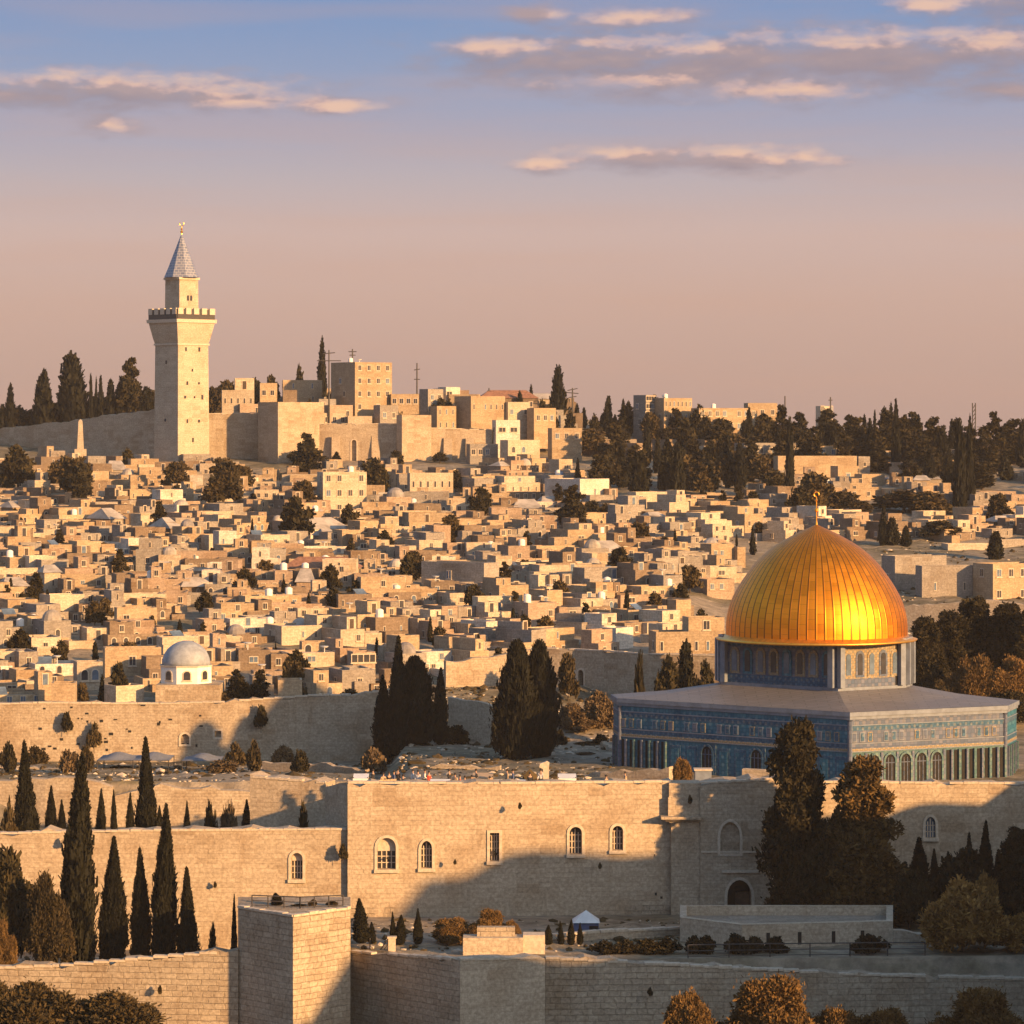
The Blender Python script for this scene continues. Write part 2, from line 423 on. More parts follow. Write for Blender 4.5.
# ------------------------------------------------------------------ mesh builder
class MB:
    def __init__(s):
        s.v, s.f, s.m = [], [], []

    def add(s, verts, faces, mi=0):
        o = len(s.v)
        s.v += [tuple(p) for p in verts]
        s.f += [tuple(i + o for i in f) for f in faces]
        s.m += [mi] * len(faces)
        return s

    def box(s, x0, x1, y0, y1, z0, z1, mi=0, fn=None):
        vs = [(x0, y0, z0), (x1, y0, z0), (x1, y1, z0), (x0, y1, z0), (x0, y0, z1), (x1, y0, z1), (x1, y1, z1), (x0, y1, z1)]
        if fn: vs = [fn(*p) for p in vs]
        return s.add(vs, [(0, 3, 2, 1), (4, 5, 6, 7), (0, 1, 5, 4), (1, 2, 6, 5), (2, 3, 7, 6), (3, 0, 4, 7)], mi)

    def prism(s, poly, y0, y1, mi=0, fn=None):
        """poly: (x,z) outline counter-clockwise seen from -y, extruded along y"""
        n = len(poly)
        vs = [(x, y0, z) for x, z in poly] + [(x, y1, z) for x, z in poly]
        if fn: vs = [fn(*p) for p in vs]
        fs = [tuple(range(n)), tuple(range(2 * n - 1, n - 1, -1))]
        fs += [(i, i + n, (i + 1) % n + n, (i + 1) % n) for i in range(n)]
        return s.add(vs, fs, mi)

    def vprism(s, poly, z0, z1, mi=0):
        """poly: (x,y) counter-clockwise from above, extruded upward"""
        n = len(poly)
        vs = [(x, y, z0) for x, y in poly] + [(x, y, z1) for x, y in poly]
        fs = [tuple(range(n - 1, -1, -1)), tuple(range(n, 2 * n))] + [(i, (i + 1) % n, (i + 1) % n + n, i + n) for i in range(n)]
        return s.add(vs, fs, mi)

    def lathe(s, prof, seg=24, c=(0, 0), mi=0, cap=True):
        vs = []
        for r, z in prof:
            for k in range(seg):
                a = 2 * math.pi * k / seg
                vs.append((c[0] + r * math.cos(a), c[1] + r * math.sin(a), z))
        fs = []
        for j in range(len(prof) - 1):
            for k in range(seg):
                fs.append((j * seg + k, j * seg + (k + 1) % seg, (j + 1) * seg + (k + 1) % seg, (j + 1) * seg + k))
        if cap:
            fs.append(tuple(range(seg - 1, -1, -1)))
            fs.append(tuple((len(prof) - 1) * seg + k for k in range(seg)))
        return s.add(vs, fs, mi)

    def tube(s, p0, p1, r0, r1=None, seg=8, mi=0):
        r1 = r0 if r1 is None else r1
        p0, p1 = Vector(p0), Vector(p1)
        q = (p1 - p0).to_track_quat('Z', 'Y')
        vs = []
        for p, r in ((p0, r0), (p1, r1)):
            for k in range(seg):
                a = 2 * math.pi * k / seg
                vs.append(p + q @ Vector((r * math.cos(a), r * math.sin(a), 0)))
        fs = [(k, (k + 1) % seg, (k + 1) % seg + seg, k + seg) for k in range(seg)]
        fs += [tuple(range(seg - 1, -1, -1)), tuple(range(seg, 2 * seg))]
        return s.add(vs, fs, mi)

    def mesh(s, name, mats):
        me = bpy.data.meshes.new(name)
        me.from_pydata(s.v, [], s.f)
        for m in ([mats] if isinstance(mats, str) else mats):
            me.materials.append(MAT[m])
        me.polygons.foreach_set('material_index', s.m)
        box_uv(me)
        return me

    def build(s, name, mats, parent=None, smooth=False):
        me = s.mesh(name, mats)
        if smooth:
            me.polygons.foreach_set('use_smooth', [True] * len(me.polygons))
        return link(name, me, parent)


def box_uv(me):
    if not me.uv_layers:
        me.uv_layers.new(name='UVMap')
    nl = len(me.loops)
    co = np.empty(len(me.vertices) * 3, 'f'); me.vertices.foreach_get('co', co); co = co.reshape(-1, 3)
    vi = np.empty(nl, 'i'); me.loops.foreach_get('vertex_index', vi)
    nf = len(me.polygons)
    nor = np.empty(nf * 3, 'f'); me.polygons.foreach_get('normal', nor); nor = nor.reshape(-1, 3)
    tot = np.empty(nf, 'i'); me.polygons.foreach_get('loop_total', tot)
    n = np.repeat(nor, tot, axis=0)
    p = co[vi]
    h = np.hypot(n[:, 0], n[:, 1])
    flat = np.abs(n[:, 2]) > 0.75
    tx = np.where(flat, 1.0, -n[:, 1] / np.maximum(h, 1e-6))
    ty = np.where(flat, 0.0, n[:, 0] / np.maximum(h, 1e-6))
    uv = np.empty((nl, 2), 'f')
    uv[:, 0] = p[:, 0] * tx + p[:, 1] * ty
    uv[:, 1] = np.where(flat, p[:, 1], p[:, 2])
    me.uv_layers[0].data.foreach_set('uv', uv.ravel())


def link(name, me, parent=None):
    o = bpy.data.objects.new(name, me)
    COL.objects.link(o)
    if parent is not None:
        o.parent = parent
    return o


def tag(o, label=None, cat=None, group=None, kind=None):
    if label: o['label'] = label
    if cat: o['category'] = cat
    if group: o['group'] = group
    if kind: o['kind'] = kind
    return o


def empty(name, loc=(0, 0, 0), rz=0.0):
    o = bpy.data.objects.new(name, None)
    o.empty_display_size = 0.5
    COL.objects.link(o)
    o.location = loc
    o.rotation_euler = (0, 0, rz)
    return o


def copy_tree(o, parent=None):
    c = o.copy()
    COL.objects.link(c)
    if parent is not None: c.parent = parent
    for ch in o.children:
        copy_tree(ch, c)
    return c


def PX(px, Y):
    return (px - 512) * Y / F


def PZ(py, Y):
    return CZ + (HY - py) * Y / F


AUTO = []      # things whose label gets its place worked out at the end: (object, description, px, py)


def auto(o, desc, cat, group, px, py):
    tag(o, None, cat, group)
    AUTO.append((o, desc, px, py))


# ------------------------------------------------------------------ terrain
def line(pts):
    xs = [PX(p, y) for p, y in pts]
    ys = [y for p, y in pts]
    return lambda X: float(np.interp(X, xs, ys))


YF = line([(-60, 262.5), (238, 259.5), (350, 263.5), (460, 254.5), (545, 257), (1080, 259)])
YM = line([(-60, 288.0), (347, 287.5), (670, 290), (1080, 290)])


def sst(a, b, x):
    t = min(1, max(0, (x - a) / (b - a)))
    return t * t * (3 - 2 * t)


RIDGE = ([-200, 0, 60, 150, 300, 420, 540, 600, 660, 800, 900, 1024, 1300], [432, 425, 418, 403, 400, 402, 407, 422, 430, 438, 446, 446, 446])


def knots(X):
    yf, ym = YF(X) + .6, YM(X) + .6
    pm = 512 + X * F / 288
    A = 10 if pm < 336 else (16.6 if pm < 640 else 15.6)
    ys = [-80, 0, 120, yf - 9, yf, yf + 1, ym, ym + 1]
    lw = 1 - sst(-16, -13.6, X)      # the strip under the cypresses lies lower
    zs = [49, 46, 23, 3, 2.5, 8.7 - 2.9 * lw, 7.8 - 2.9 * lw, A]
    return ys, zs


def ground(X, Y):
    ys, zs = knots(X)
    if Y <= ys[-1]:
        return hill(X, Y, float(np.interp(Y, ys, zs)))
    px = 512 + X * F / Y
    pr = 512 + X * F / 740
    ridge = PZ(float(np.interp(pr, RIDGE[0], RIDGE[1])), 760)
    tail = ([470, 580, 700, 716, 740, 765, 820, 1000, 3000], None)
    A = zs[-1]
    zl = np.interp(Y, [289, 333, 335.5, 337, 379, 380.6, 382, 392, 470, 580, 700, 716, 740, 765, 820, 1000, 1300], [A, 10 if A == 10 else 15, 10 if A == 10 else 15, 14.2, 12, 12, 17.2, 18.2, 25.5, 33.5, 43, 44.5, max(46, ridge - 2.5), ridge, ridge - .5, 26, -60])
    zc = np.interp(Y, [289, 314, 335, 376, 398, 470, 580, 700, 716, 740, 765, 820, 1000, 1300], [A, A + .1, 15.8, 14.6, 19.2, 25.5, 33.5, 43.3, 44.5, max(46, ridge - 2.5), ridge, ridge - .5, 26, -60])
    zr = np.interp(Y, [289, 375, 395, 470, 500, 580, 700, 740, 765, 820, 1000, 1300], [A, 15.4, 17.5, 22.5, 25, 32.6, 42.0, max(44.5, ridge - 2.0), ridge, ridge - .6, 26, -60])
    if Y < 321:
        wl = 1.0 if A == 10 else 0.0
    else:
        wl = 1 - sst(388, 404, px)
    wr = sst(640, 760, px)
    z = float(zl * wl + (1 - wl) * (zc * (1 - wr) + zr * wr))
    return hill(X, Y, z)


# a spur added outside the frame on the sun's side; its crest is shaped to shade the walls
CREST = []


def need(px, py, Y):
    """crest point that puts the shadow edge at this picture point of a wall standing at depth Y"""
    X, z = PX(px, Y), PZ(py, Y)
    dx, dy = TOSUN.x, TOSUN.y
    h = math.hypot(dx, dy)
    dx, dy = dx / h, dy / h
    # crest line X = .168*Y + 17
    t = (.168 * Y + 17 - X) / (dx - .168 * dy)
    return (Y + dy * t, z + t * math.tan(R(SUN_EL)))


for q in [(240, 1030, 259), (330, 1024, 258), (352, 958, 260), (460, 985, 256), (545, 956, 257), (700, 950, 258), (1024, 960, 259), (382, 935, 288), (405, 885, 288), (450, 868, 288), (560, 858, 289), (640, 856, 290), (700, 846, 290), (860, 818, 290), (920, 806, 290), (985, 802, 290), (1024, 784, 290)]:
    CREST.append(need(*q) + (q[2] < 275,))
CREST.sort()
_ca = [c for c in CREST if c[2]]
_cb = [c for c in CREST if not c[2]]
_ca = [(_ca[0][0] - 60, 8), (_ca[0][0] - 9, _ca[0][1] - 13)] + [c[:2] for c in _ca] + [(_ca[-1][0] + 5, 8)]
_cb = [(_cb[0][0] - 5, 8)] + [c[:2] for c in _cb] + [(_cb[-1][0] + 12, _cb[-1][1] - 4), (_cb[-1][0] + 26, 14), (_cb[-1][0] + 60, 10)]
print('crest', [tuple(round(v, 1) for v in c) for c in _ca], [tuple(round(v, 1) for v in c) for c in _cb])


def hill(X, Y, g):  # added rise of ground, shaped to throw the wall shadows
    if Y < 130 or Y > 420 or X < .15 * Y:
        return g
    xc = .168 * Y + 17
    crest = max(float(np.interp(Y, [c[0] for c in _ca], [c[1] for c in _ca])), float(np.interp(Y, [c[0] for c in _cb], [c[1] for c in _cb])))
    crest += .55 * math.sin(Y * .9) + .45 * math.sin(Y * .37 + 1) + .35 * math.sin(Y * 1.9 + X * .05)
    d = X - xc
    if d < 0:
        f = max(0, 1 + d / (xc - (.158 * Y + .6))) ** .8
    else:
        f = 1 - .25 * sst(0, 60, d)
    return max(g, g + (crest - g) * f)


def build_ground():
    xs = sorted(set([-1500, -900, -500, -300, -220] + list(np.arange(-170, 171, 1.7)) + [220, 300, 500, 900, 1500]))
    fr = [-80, -30, 0, 40, 80, 120, 160, 200, 225, 240, 250]
    rows = []
    for X in xs:
        yf, ym = YF(X) + .6, YM(X) + .6
        ys = list(np.linspace(-80, 140, 9)) + list(np.linspace(150, yf - 12, 42)) + [yf - 9, yf - 4, yf, yf + 1] + list(np.linspace(yf + 2, ym - .8, 12)) + [ym, ym + 1]
        ys += list(np.linspace(ym + 2, 333, 18)) + [334, 335.5, 337] + list(np.linspace(339, 378, 16)) + [379.5, 380.6, 382] + list(np.linspace(384, 700, 70)) + list(np.linspace(704, 830, 22)) + [900, 1000, 1200]
        rows.append(ys)
    nx, ny = len(xs), len(rows[0])
    vs = []
    jr = np.random.default_rng(5)
    for i, X in enumerate(xs):
        for Y in rows[i]:
            j = 0.0 if (Y < 262 or abs(Y - YM(X)) < 3) else jr.normal(0, .10)
            vs.append((X, Y, ground(X, Y) + j))
    fs = [(i * ny + j, (i + 1) * ny + j, (i + 1) * ny + j + 1, i * ny + j + 1) for i in range(nx - 1) for j in range(ny - 1)]
    me = bpy.data.meshes.new('ground')
    me.from_pydata(vs, [], fs)
    me.materials.append(MAT['dry_soil'])
    me.polygons.foreach_set('use_smooth', [True] * len(me.polygons))
    box_uv(me)
    tag(link('ground', me), kind='structure')


build_ground()


def depth_at(px, py, y0=384, y1=790):
    """depth at which the ground meets this picture point (scanning away from the camera)"""
    Y = y0
    while Y < y1:
        if HY + (CZ - ground(PX(px, Y), Y)) * F / Y <= py:
            return Y
        Y += 1.0
    return y1


def build_haze():
    mb = MB()
    mb.box(-420, 420, -40, 1250, -75, 103)
    m = bpy.data.materials.new('thin_air')
    m.use_nodes = True
    nt = m.node_tree
    nt.nodes.remove(nt.nodes['Principled BSDF'])
    v = nt.nodes.new('ShaderNodeVolumePrincipled')
    v.inputs['Color'].default_value = (.90, .86, .84, 1)
    v.inputs['Density'].default_value = HAZE
    v.inputs['Anisotropy'].default_value = 0.0
    nt.links.new(v.outputs[0], nt.nodes['Material Output'].inputs['Volume'])
    MAT['thin_air'] = m
    tag(mb.build('haze', 'thin_air'), kind='stuff')


HAZE = 0.00006
build_haze()


# ------------------------------------------------------------------ walls
def frame_fn(p0, p1, z0=0.0):
    """local (u along the face, n outward, v up) -> world, for a face from p0 (viewer's left) to p1"""
    p0, p1 = Vector((p0[0], p0[1])), Vector((p1[0], p1[1]))
    t = (p1 - p0).normalized()
    n = Vector((t.y, -t.x))
    L = (p1 - p0).length
    # MB.box / prism use (x, y, z): x = u, y = -outward, z = up
    return (lambda u, y, v: (p0.x + t.x * u - n.x * y, p0.y + t.y * u - n.y * y, z0 + v)), L


def arch_poly(uc, w, v0, v1, seg=8, pointed=0.0):
    """outline of an arched opening, counter-clockwise seen from outside"""
    r = w / 2
    rise = r * (1 + pointed)
    vs = v1 - rise
    pts = [(uc - r, v0), (uc + r, v0), (uc + r, vs)]
    for k in range(1, seg):
        a = math.pi * k / seg
        x = math.cos(a)
        y = math.sin(a)
        if pointed:
            y = y ** (1 - .25 * pointed) * (1 + 0)
            x = math.copysign(abs(x) ** (1.0 + pointed * .3), x)
        pts.append((uc + r * x, vs + rise * y))
    pts.append((uc - r, vs))
    return pts


def grow(poly, g):
    n = len(poly)
    res = []
    for i in range(n):
        a, b, c = Vector(poly[i - 1]), Vector(poly[i]), Vector(poly[(i + 1) % n])
        t0, t1 = (b - a).normalized(), (c - b).normalized()
        n0, n1 = Vector((t0.y, -t0.x)), Vector((t1.y, -t1.x))
        m = (n0 + n1).normalized()
        res.append(tuple(b + m * (g / max(.5, m.dot(n0)))))
    return res


WR = np.random.default_rng(3)


def wall_mesh(pts, zbase, thick, step=1.2, jit=.07):
    """pts: (X, Y, ztop). A closed wall strip, its weathered top a little uneven; thickness goes away from the camera."""
    P = [Vector((p[0], p[1])) for p in pts]
    nrm = []
    for i in range(len(P)):
        ts = []
        if i > 0: ts.append((P[i] - P[i - 1]).normalized())
        if i < len(P) - 1: ts.append((P[i + 1] - P[i]).normalized())
        t = sum(ts, Vector((0, 0))).normalized()
        n = Vector((-t.y, t.x))
        nrm.append(n / max(.4, n.dot(Vector((-ts[0].y, ts[0].x)))))
    col = []
    for i in range(len(P) - 1):
        L = (P[i + 1] - P[i]).length
        m = max(1, int(L / step))
        for k in range(m + (1 if i == len(P) - 2 else 0)):
            f = k / m
            a = P[i].lerp(P[i + 1], f)
            n = nrm[i].lerp(nrm[i + 1], f)
            z = pts[i][2] + (pts[i + 1][2] - pts[i][2]) * f
            col.append((a, n, z))
    mb = MB()
    vs = []
    for a, n, z in col:
        j = WR.normal(0, jit) if jit else 0
        b = a + n * thick
        vs += [(a.x, a.y, zbase), (a.x, a.y, z + j), (b.x, b.y, z + j + .02), (b.x, b.y, zbase)]
    fs = []
    for i in range(len(col) - 1):
        o, q = i * 4, i * 4 + 4
        fs += [(o, q, q + 1, o + 1), (o + 1, q + 1, q + 2, o + 2), (o + 2, q + 2, q + 3, o + 3), (o + 3, q + 3, q, o)]
    fs += [(0, 1, 2, 3), (len(vs) - 4, len(vs) - 1, len(vs) - 2, len(vs) - 3)]
    mb.add(vs, fs)
    return mb


def cut(o, cutters):
    """cut openings (a list of MB) out of object o"""
    c = MB()
    for m in cutters:
        c.add(m.v, m.f)
    co = c.build('cutter', 'void', o.parent)
    md = o.modifiers.new('openings', 'BOOLEAN')
    md.operation = 'DIFFERENCE'
    md.object = co
    md.solver = 'EXACT'
    bpy.context.view_layer.update()
    dg = bpy.context.evaluated_depsgraph_get()
    me = bpy.data.meshes.new_from_object(o.evaluated_get(dg))
    o.modifiers.clear()
    old = o.data
    mats = [m for m in old.materials]
    o.data = me
    if not me.materials:
        for m in mats: me.materials.append(m)
    me.polygons.foreach_set('material_index', [0] * len(me.polygons))
    box_uv(me)
    bpy.data.objects.remove(co)


def wall(name, label, pts, zbase, thick, mat, holes=(), coping=True, step=1.0, jit=.13, group=None, cat='wall'):
    """pts: (px, Y, py of the top). holes: dicts px, w (px), top, bot, arch"""
    q = [(PX(p, y), y, PZ(t, y)) for p, y, t in pts]
    root = empty(name, (0, 0, 0))
    cx, cy = q[len(q) // 2][0], q[len(q) // 2][1]
    root.location = (cx, cy, zbase)
    q = [(x - cx, y - cy, z - zbase) for x, y, z in q]
    body = wall_mesh(q, 0, thick, step, jit).build('masonry', mat, root)
    if coping:
        r = np.random.default_rng(len(label))
        mb = MB()
        for i in range(len(q) - 1):
            fn, L = frame_fn(q[i], q[i + 1])
            u = 0.05
            while u < L - .3:
                w = min(L - .05 - u, r.uniform(.9, 1.6))
                zz = q[i][2] + (q[i + 1][2] - q[i][2]) * (u + w / 2) / L
                if r.random() < .9:
                    mb.box(u, u + w - .03, -.07, .55, zz - .05, zz + r.uniform(.10, .17), fn=fn)
                u += w
        mb.build('coping', 'trim_stone', root)
    cutters = []
    for h in holes:
        # which segment
        for i in range(len(pts) - 1):
            if pts[i][0] <= h['px'] <= pts[i + 1][0]:
                break
        fn, L = frame_fn(q[i], q[i + 1])
        f = (h['px'] - pts[i][0]) / (pts[i + 1][0] - pts[i][0])
        Y = pts[i][1] + (pts[i + 1][1] - pts[i][1]) * f
        uc = L * f
        w = h['w'] * Y / F
        v0, v1 = PZ(h['bot'], Y) - zbase, PZ(h['top'], Y) - zbase
        dp = h.get('depth', .7)
        pl = (lambda g: arch_poly(uc, w + g * 2, v0 - g, v1 + g, 10, h.get('pointed', 0))) if h.get('arch', True) else (lambda g: [(uc - w / 2 - g, v0 - g), (uc + w / 2 + g, v0 - g), (uc + w / 2 + g, v1 + g), (uc - w / 2 - g, v1 + g)])
        cutters.append(MB().prism(pl(0), -.6, dp, fn=fn))
        kind = h.get('kind', 'window')
        win = MB()
        # moulded surround standing a little proud of the wall
        o_, i_ = pl(.26), pl(.02)
        n = len(o_)
        vs = [fn(x, -.09, z) for x, z in o_] + [fn(x, -.09, z) for x, z in i_] + [fn(x, .03, z) for x, z in o_] + [fn(x, .10, z) for x, z in i_]
        for k in range(n):
            if k == 0 and kind == 'gate': continue
            k2 = (k + 1) % n
            win.add([vs[k], vs[k2], vs[n + k2], vs[n + k]], [(0, 1, 2, 3)])
            win.add([vs[2 * n + k], vs[2 * n + k2], vs[k2], vs[k]], [(0, 1, 2, 3)])
            win.add([vs[n + k], vs[n + k2], vs[3 * n + k2], vs[3 * n + k]], [(0, 1, 2, 3)])
        wo = win.build({'gate': 'gateway'}.get(kind, 'window'), 'trim_stone', root)
        if kind == 'window':
            pan = MB().prism(pl(-.01), dp - .12, dp - .04, fn=fn)
            pan.build('pane', h.get('pane', 'pane'), wo)
            bar = MB()
            vm = v1 - w * .5 if h.get('arch', True) else v1
            bw = .05
            for k in range(-1, 2):
                bar.box(uc + k * w * .27 - bw, uc + k * w * .27 + bw, dp - .22, dp - .13, v0 + .02, vm + (w * .3 if k == 0 and h.get('arch', True) else 0), fn=fn)
            zz = v0 + .5
            while zz < vm:
                bar.box(uc - w / 2 + .02, uc + w / 2 - .02, dp - .20, dp - .15, zz - .035, zz + .035, fn=fn)
                zz += .55
            if h.get('half'):   # upper part filled with pale stone
                bar.prism([p for p in arch_poly(uc, w - .04, vm - w * .25, v1 - .02, 10)], dp - .3, dp - .14, fn=fn)
            bar.build('glazing_bar', 'trim_stone', wo)
            MB().box(uc - w / 2 - .3, uc + w / 2 + .3, -.22, .0, v0 - .32, v0 - .02, fn=fn).build('sill', 'trim_stone', wo)
        elif kind == 'gate':
            MB().prism(pl(-.01), dp - .12, dp - .04, fn=fn).build('recess', 'void', wo)
            d = MB().box(uc - w * .12, uc + w * .46, dp - .35, dp - .14, v0, v0 + (v1 - v0) * .62, fn=fn)
            d.build('door', 'wood_dark', wo)
        elif kind == 'blind':
            MB().prism(pl(-.01), dp - .12, dp - .04, fn=fn).build('infill', 'ashlar_small', wo)
    if cutters:
        cut(body, cutters)
    tag(root, label, cat, group)
    return root, q


# ---- the big rampart across the view
big = [dict(px=297, w=11, top=853, bot=878), ]
wall('rampart_wall', 'long sunlit stone rampart with one arched window behind the front row of cypresses', [(-60, 288.5, 835), (130, 288.2, 831), (347.5, 287.8, 829.5)], 4, 2.2, 'ashlar',
     holes=[dict(px=297, w=11, top=853, bot=879, half=True)])
hl = [dict(px=386.5, w=18, top=838, bot=869, half=True), dict(px=426.5, w=10.5, top=841, bot=868, pointed=.5), dict(px=494.5, w=9, top=833, bot=861, arch=False),
      dict(px=575.5, w=12, top=827, bot=854), dict(px=617.5, w=10.5, top=826, bot=850)]
rp, q = wall('rampart_wall', 'tallest pale rampart with five windows half covered by a broad shadow', [(347.6, 287.3, 783), (500, 287.9, 783.5), (672, 289.2, 782)], 4, 2.4, 'ashlar', holes=hl)
# ledge where the upper courses step back, and weep holes
fn, L = frame_fn(q[0], q[2])
mb = MB()
r = np.random.default_rng(8)
for k in range(60):
    u, v = r.uniform(1, L - 1), r.uniform(1.5, 13.5)
    mb.box(u, u + r.uniform(.12, .4), -.03, .05, v, v + r.uniform(.12, .3), fn=fn)
mb.build('putlog_hole', 'void', rp)['kind'] = 'stuff'
mb = MB()
u = 0
while u < L - .5:
    w = r.uniform(1.1, 2.4)
    if r.random() < .8:
        mb.box(u + .03, min(L, u + w) - .03, -r.uniform(.03, .10), .1, 2.2 + r.uniform(-.05, .05), 4.6 + r.uniform(-.1, .1), fn=fn)
    u += w
mb.build('footing_course', 'ashlar_rough', rp)
# stub return where the tall rampart steps above the low one
wall('rampart_end', 'square rampart end block with a dark shaded flank above the lower wall', [(325, 293.5, 784), (347.4, 290.2, 784)], 8, 5, 'ashlar', coping=False)
# gate tower bay and the continuation to the right
hg = [dict(px=739.5, w=24, top=880, bot=917, kind='gate', pointed=.35, depth=1.6), dict(px=730, w=19, top=822, bot=853, kind='blind', pointed=.5, depth=.5)]
gt, q = wall('gate_tower', 'shaded gate bay with a pointed arch doorway beside the tall pine', [(700, 288.3, 783), (790, 288.3, 779)], 4, 4, 'ashlar_small', holes=hg, cat='gate')
fn, L = frame_fn(q[0], q[1])
mb = MB()
mb.box(1.9, 5.2, -.25, .0, PZ(873, 288) - 4, PZ(870.5, 288) - 4, fn=fn)
mb.box(0.1, L - .1, -.12, .0, PZ(853, 288) - 4, PZ(851.5, 288) - 4, fn=fn)
mb.build('string_course', 'trim_stone', gt)
# the corner pier between the two, on a moulded corbel
pr = empty('corner_pier', (PX(684, 288.8), 288.8, 4))
mb = MB()
s = 288.8 / F
mb.box(-13 * s, 16.5 * s, -.3, 2.5, 0, PZ(822, 288.8) - 4)
mb.build('shaft', 'ashlar_small', pr)
mb = MB()
for k, (g, za, zb) in enumerate([(.15, 822, 820), (.5, 820, 818), (.9, 818, 815.5)]):
    mb.box(-13 * s - g, 16.6 * s, -.3 - g, 2.5, PZ(za, 288.8) - 4, PZ(zb, 288.8) - 4)
mb.build('corbel', 'ashlar_small', pr)
mb = MB()
mb.vprism([(-16 * s, -.35), (16.6 * s, -.35), (16.6 * s, 2.6), (-16 * s, 2.6)], PZ(815.5, 288.8) - 4, PZ(797, 288.8) - 4)
mb.vprism([(-15 * s, -.2), (16.6 * s, -.2), (16.6 * s, 2.5), (-15 * s, 2.5)], PZ(797, 288.8) - 4, PZ(783, 288.8) - 4)
mb.build('upper_block', 'ashlar', pr)
tag(pr, 'projecting corner pier on a curved corbel between the bright rampart and the gate', 'pier')
wall('rampart_wall', 'right rampart below the blue tiled building with a small blue shuttered window', [(790.2, 289.2, 782), (900, 290, 783), (1090, 290, 784)], 4, 2.2, 'ashlar',
     holes=[dict(px=930.5, w=9.5, top=817, bot=837.5, pointed=.5, pane='pane_blue', depth=.35)])

# ---- front walls
wall('terrace_wall', 'sunlit terrace wall under the front row of cypresses', [(-70, 262.3, 971), (60, 261.2, 966), (238, 259.5, 951)], 1, 1.4, 'ashlar_rough')
ba = empty('stone_bastion', (PX(293, 255), 255, 1))
bx = PX(293, 255)
pl = [(PX(238, 259.8) - bx, 4.8), (0, 0), (PX(350.5, 259.3) - bx, 4.3), (PX(350.5, 266) - bx, 11), (PX(238, 266) - bx, 11)]
MB().vprism(pl, 0, PZ(917, 255) - 1).build('masonry', 'ashlar_rough', ba)
mb = MB()
for i in (0, 1):
    fn, L = frame_fn(pl[i], pl[i + 1], PZ(917, 255) - 1)
    u = 0.02
    while u < L - .1:
        w = min(L - u, WR.uniform(.7, 1.2))
        mb.box(u, u + w - .03, -.08, .5, .003, WR.uniform(.14, .24), fn=fn)
        u += w
mb.build('coping', 'trim_stone', ba)
tag(ba, 'square corner bastion with a shaded left face and a bright right face', 'bastion')
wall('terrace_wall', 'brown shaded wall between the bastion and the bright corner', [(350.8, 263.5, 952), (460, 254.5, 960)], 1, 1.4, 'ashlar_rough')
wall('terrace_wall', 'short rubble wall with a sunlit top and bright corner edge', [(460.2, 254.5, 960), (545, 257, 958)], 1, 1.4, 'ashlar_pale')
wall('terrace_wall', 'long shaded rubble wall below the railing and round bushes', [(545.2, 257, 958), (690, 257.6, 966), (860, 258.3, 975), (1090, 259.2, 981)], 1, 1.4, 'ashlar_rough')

# ---- middle distance: wall with cypress shadows, city wall
wall('garden_wall', 'low curved garden wall with cypress shadows behind the tall left cypresses', [(-80, 337.5, 788), (20, 336, 779), (45, 335.4, 777), (85, 335, 778), (112, 335, 788)], 7, 1.2, 'ashlar_small', coping=False)
wall('garden_wall', 'lower run of garden wall ending at the sunlit block', [(112.3, 335, 795), (160, 335, 786), (250, 335, 792)], 7, 1.2, 'ashlar_small', coping=False)
wall('rampart_block', 'sunlit wall block carrying a large cypress shadow left of the tall rampart', [(250, 314, 777), (325, 312, 783)], 6, 3, 'ashlar')
cw, q = wall('city_wall', 'long sunlit city wall below the grey domed shrine', [(-60, 380, 706), (38, 380, 703), (160, 380, 704), (225, 380, 702), (323, 380.4, 695), (330, 380.4, 696), (392, 380.6, 691)], 8, 1.6, 'ashlar_small',
             holes=[dict(px=185, w=8, top=734, bot=744, kind='blind', depth=.6), dict(px=218, w=6, top=731, bot=737, arch=False, kind='blind', depth=.6)])
fn, L = frame_fn(q[1], q[3])
mb = MB()
for k in range(34):
    u, v = WR.uniform(0, L - 1), WR.uniform(5, 11)
    mb.box(u, u + WR.uniform(.15, .5), -.04, .05, v, v + WR.uniform(.12, .35), fn=fn)
mb.build('putlog_hole', 'void', cw)['kind'] = 'stuff'
wall('retaining_wall', 'grey shaded retaining wall left of the blue tiled building', [(604, 396, 651), (640, 392, 654), (722, 388, 656)], 12, 1.3, 'ashlar_small')
wall('retaining_wall', 'sunlit retaining wall with two arches beneath the round tree', [(536, 401, 648), (575, 399, 650), (603.8, 396, 651)], 14, 1.3, 'ashlar_small',
     holes=[dict(px=572, w=7, top=670, bot=690, depth=.9, kind='gate'), dict(px=581, w=7, top=670, bot=690, depth=.9, kind='gate')])
wall('platform_wall', 'low grey parapet at the left foot of the blue tiled building', [(560, 326, 776), (600, 322, 772), (669, 318, 768)], 12, .8, 'ashlar_small', coping=False)

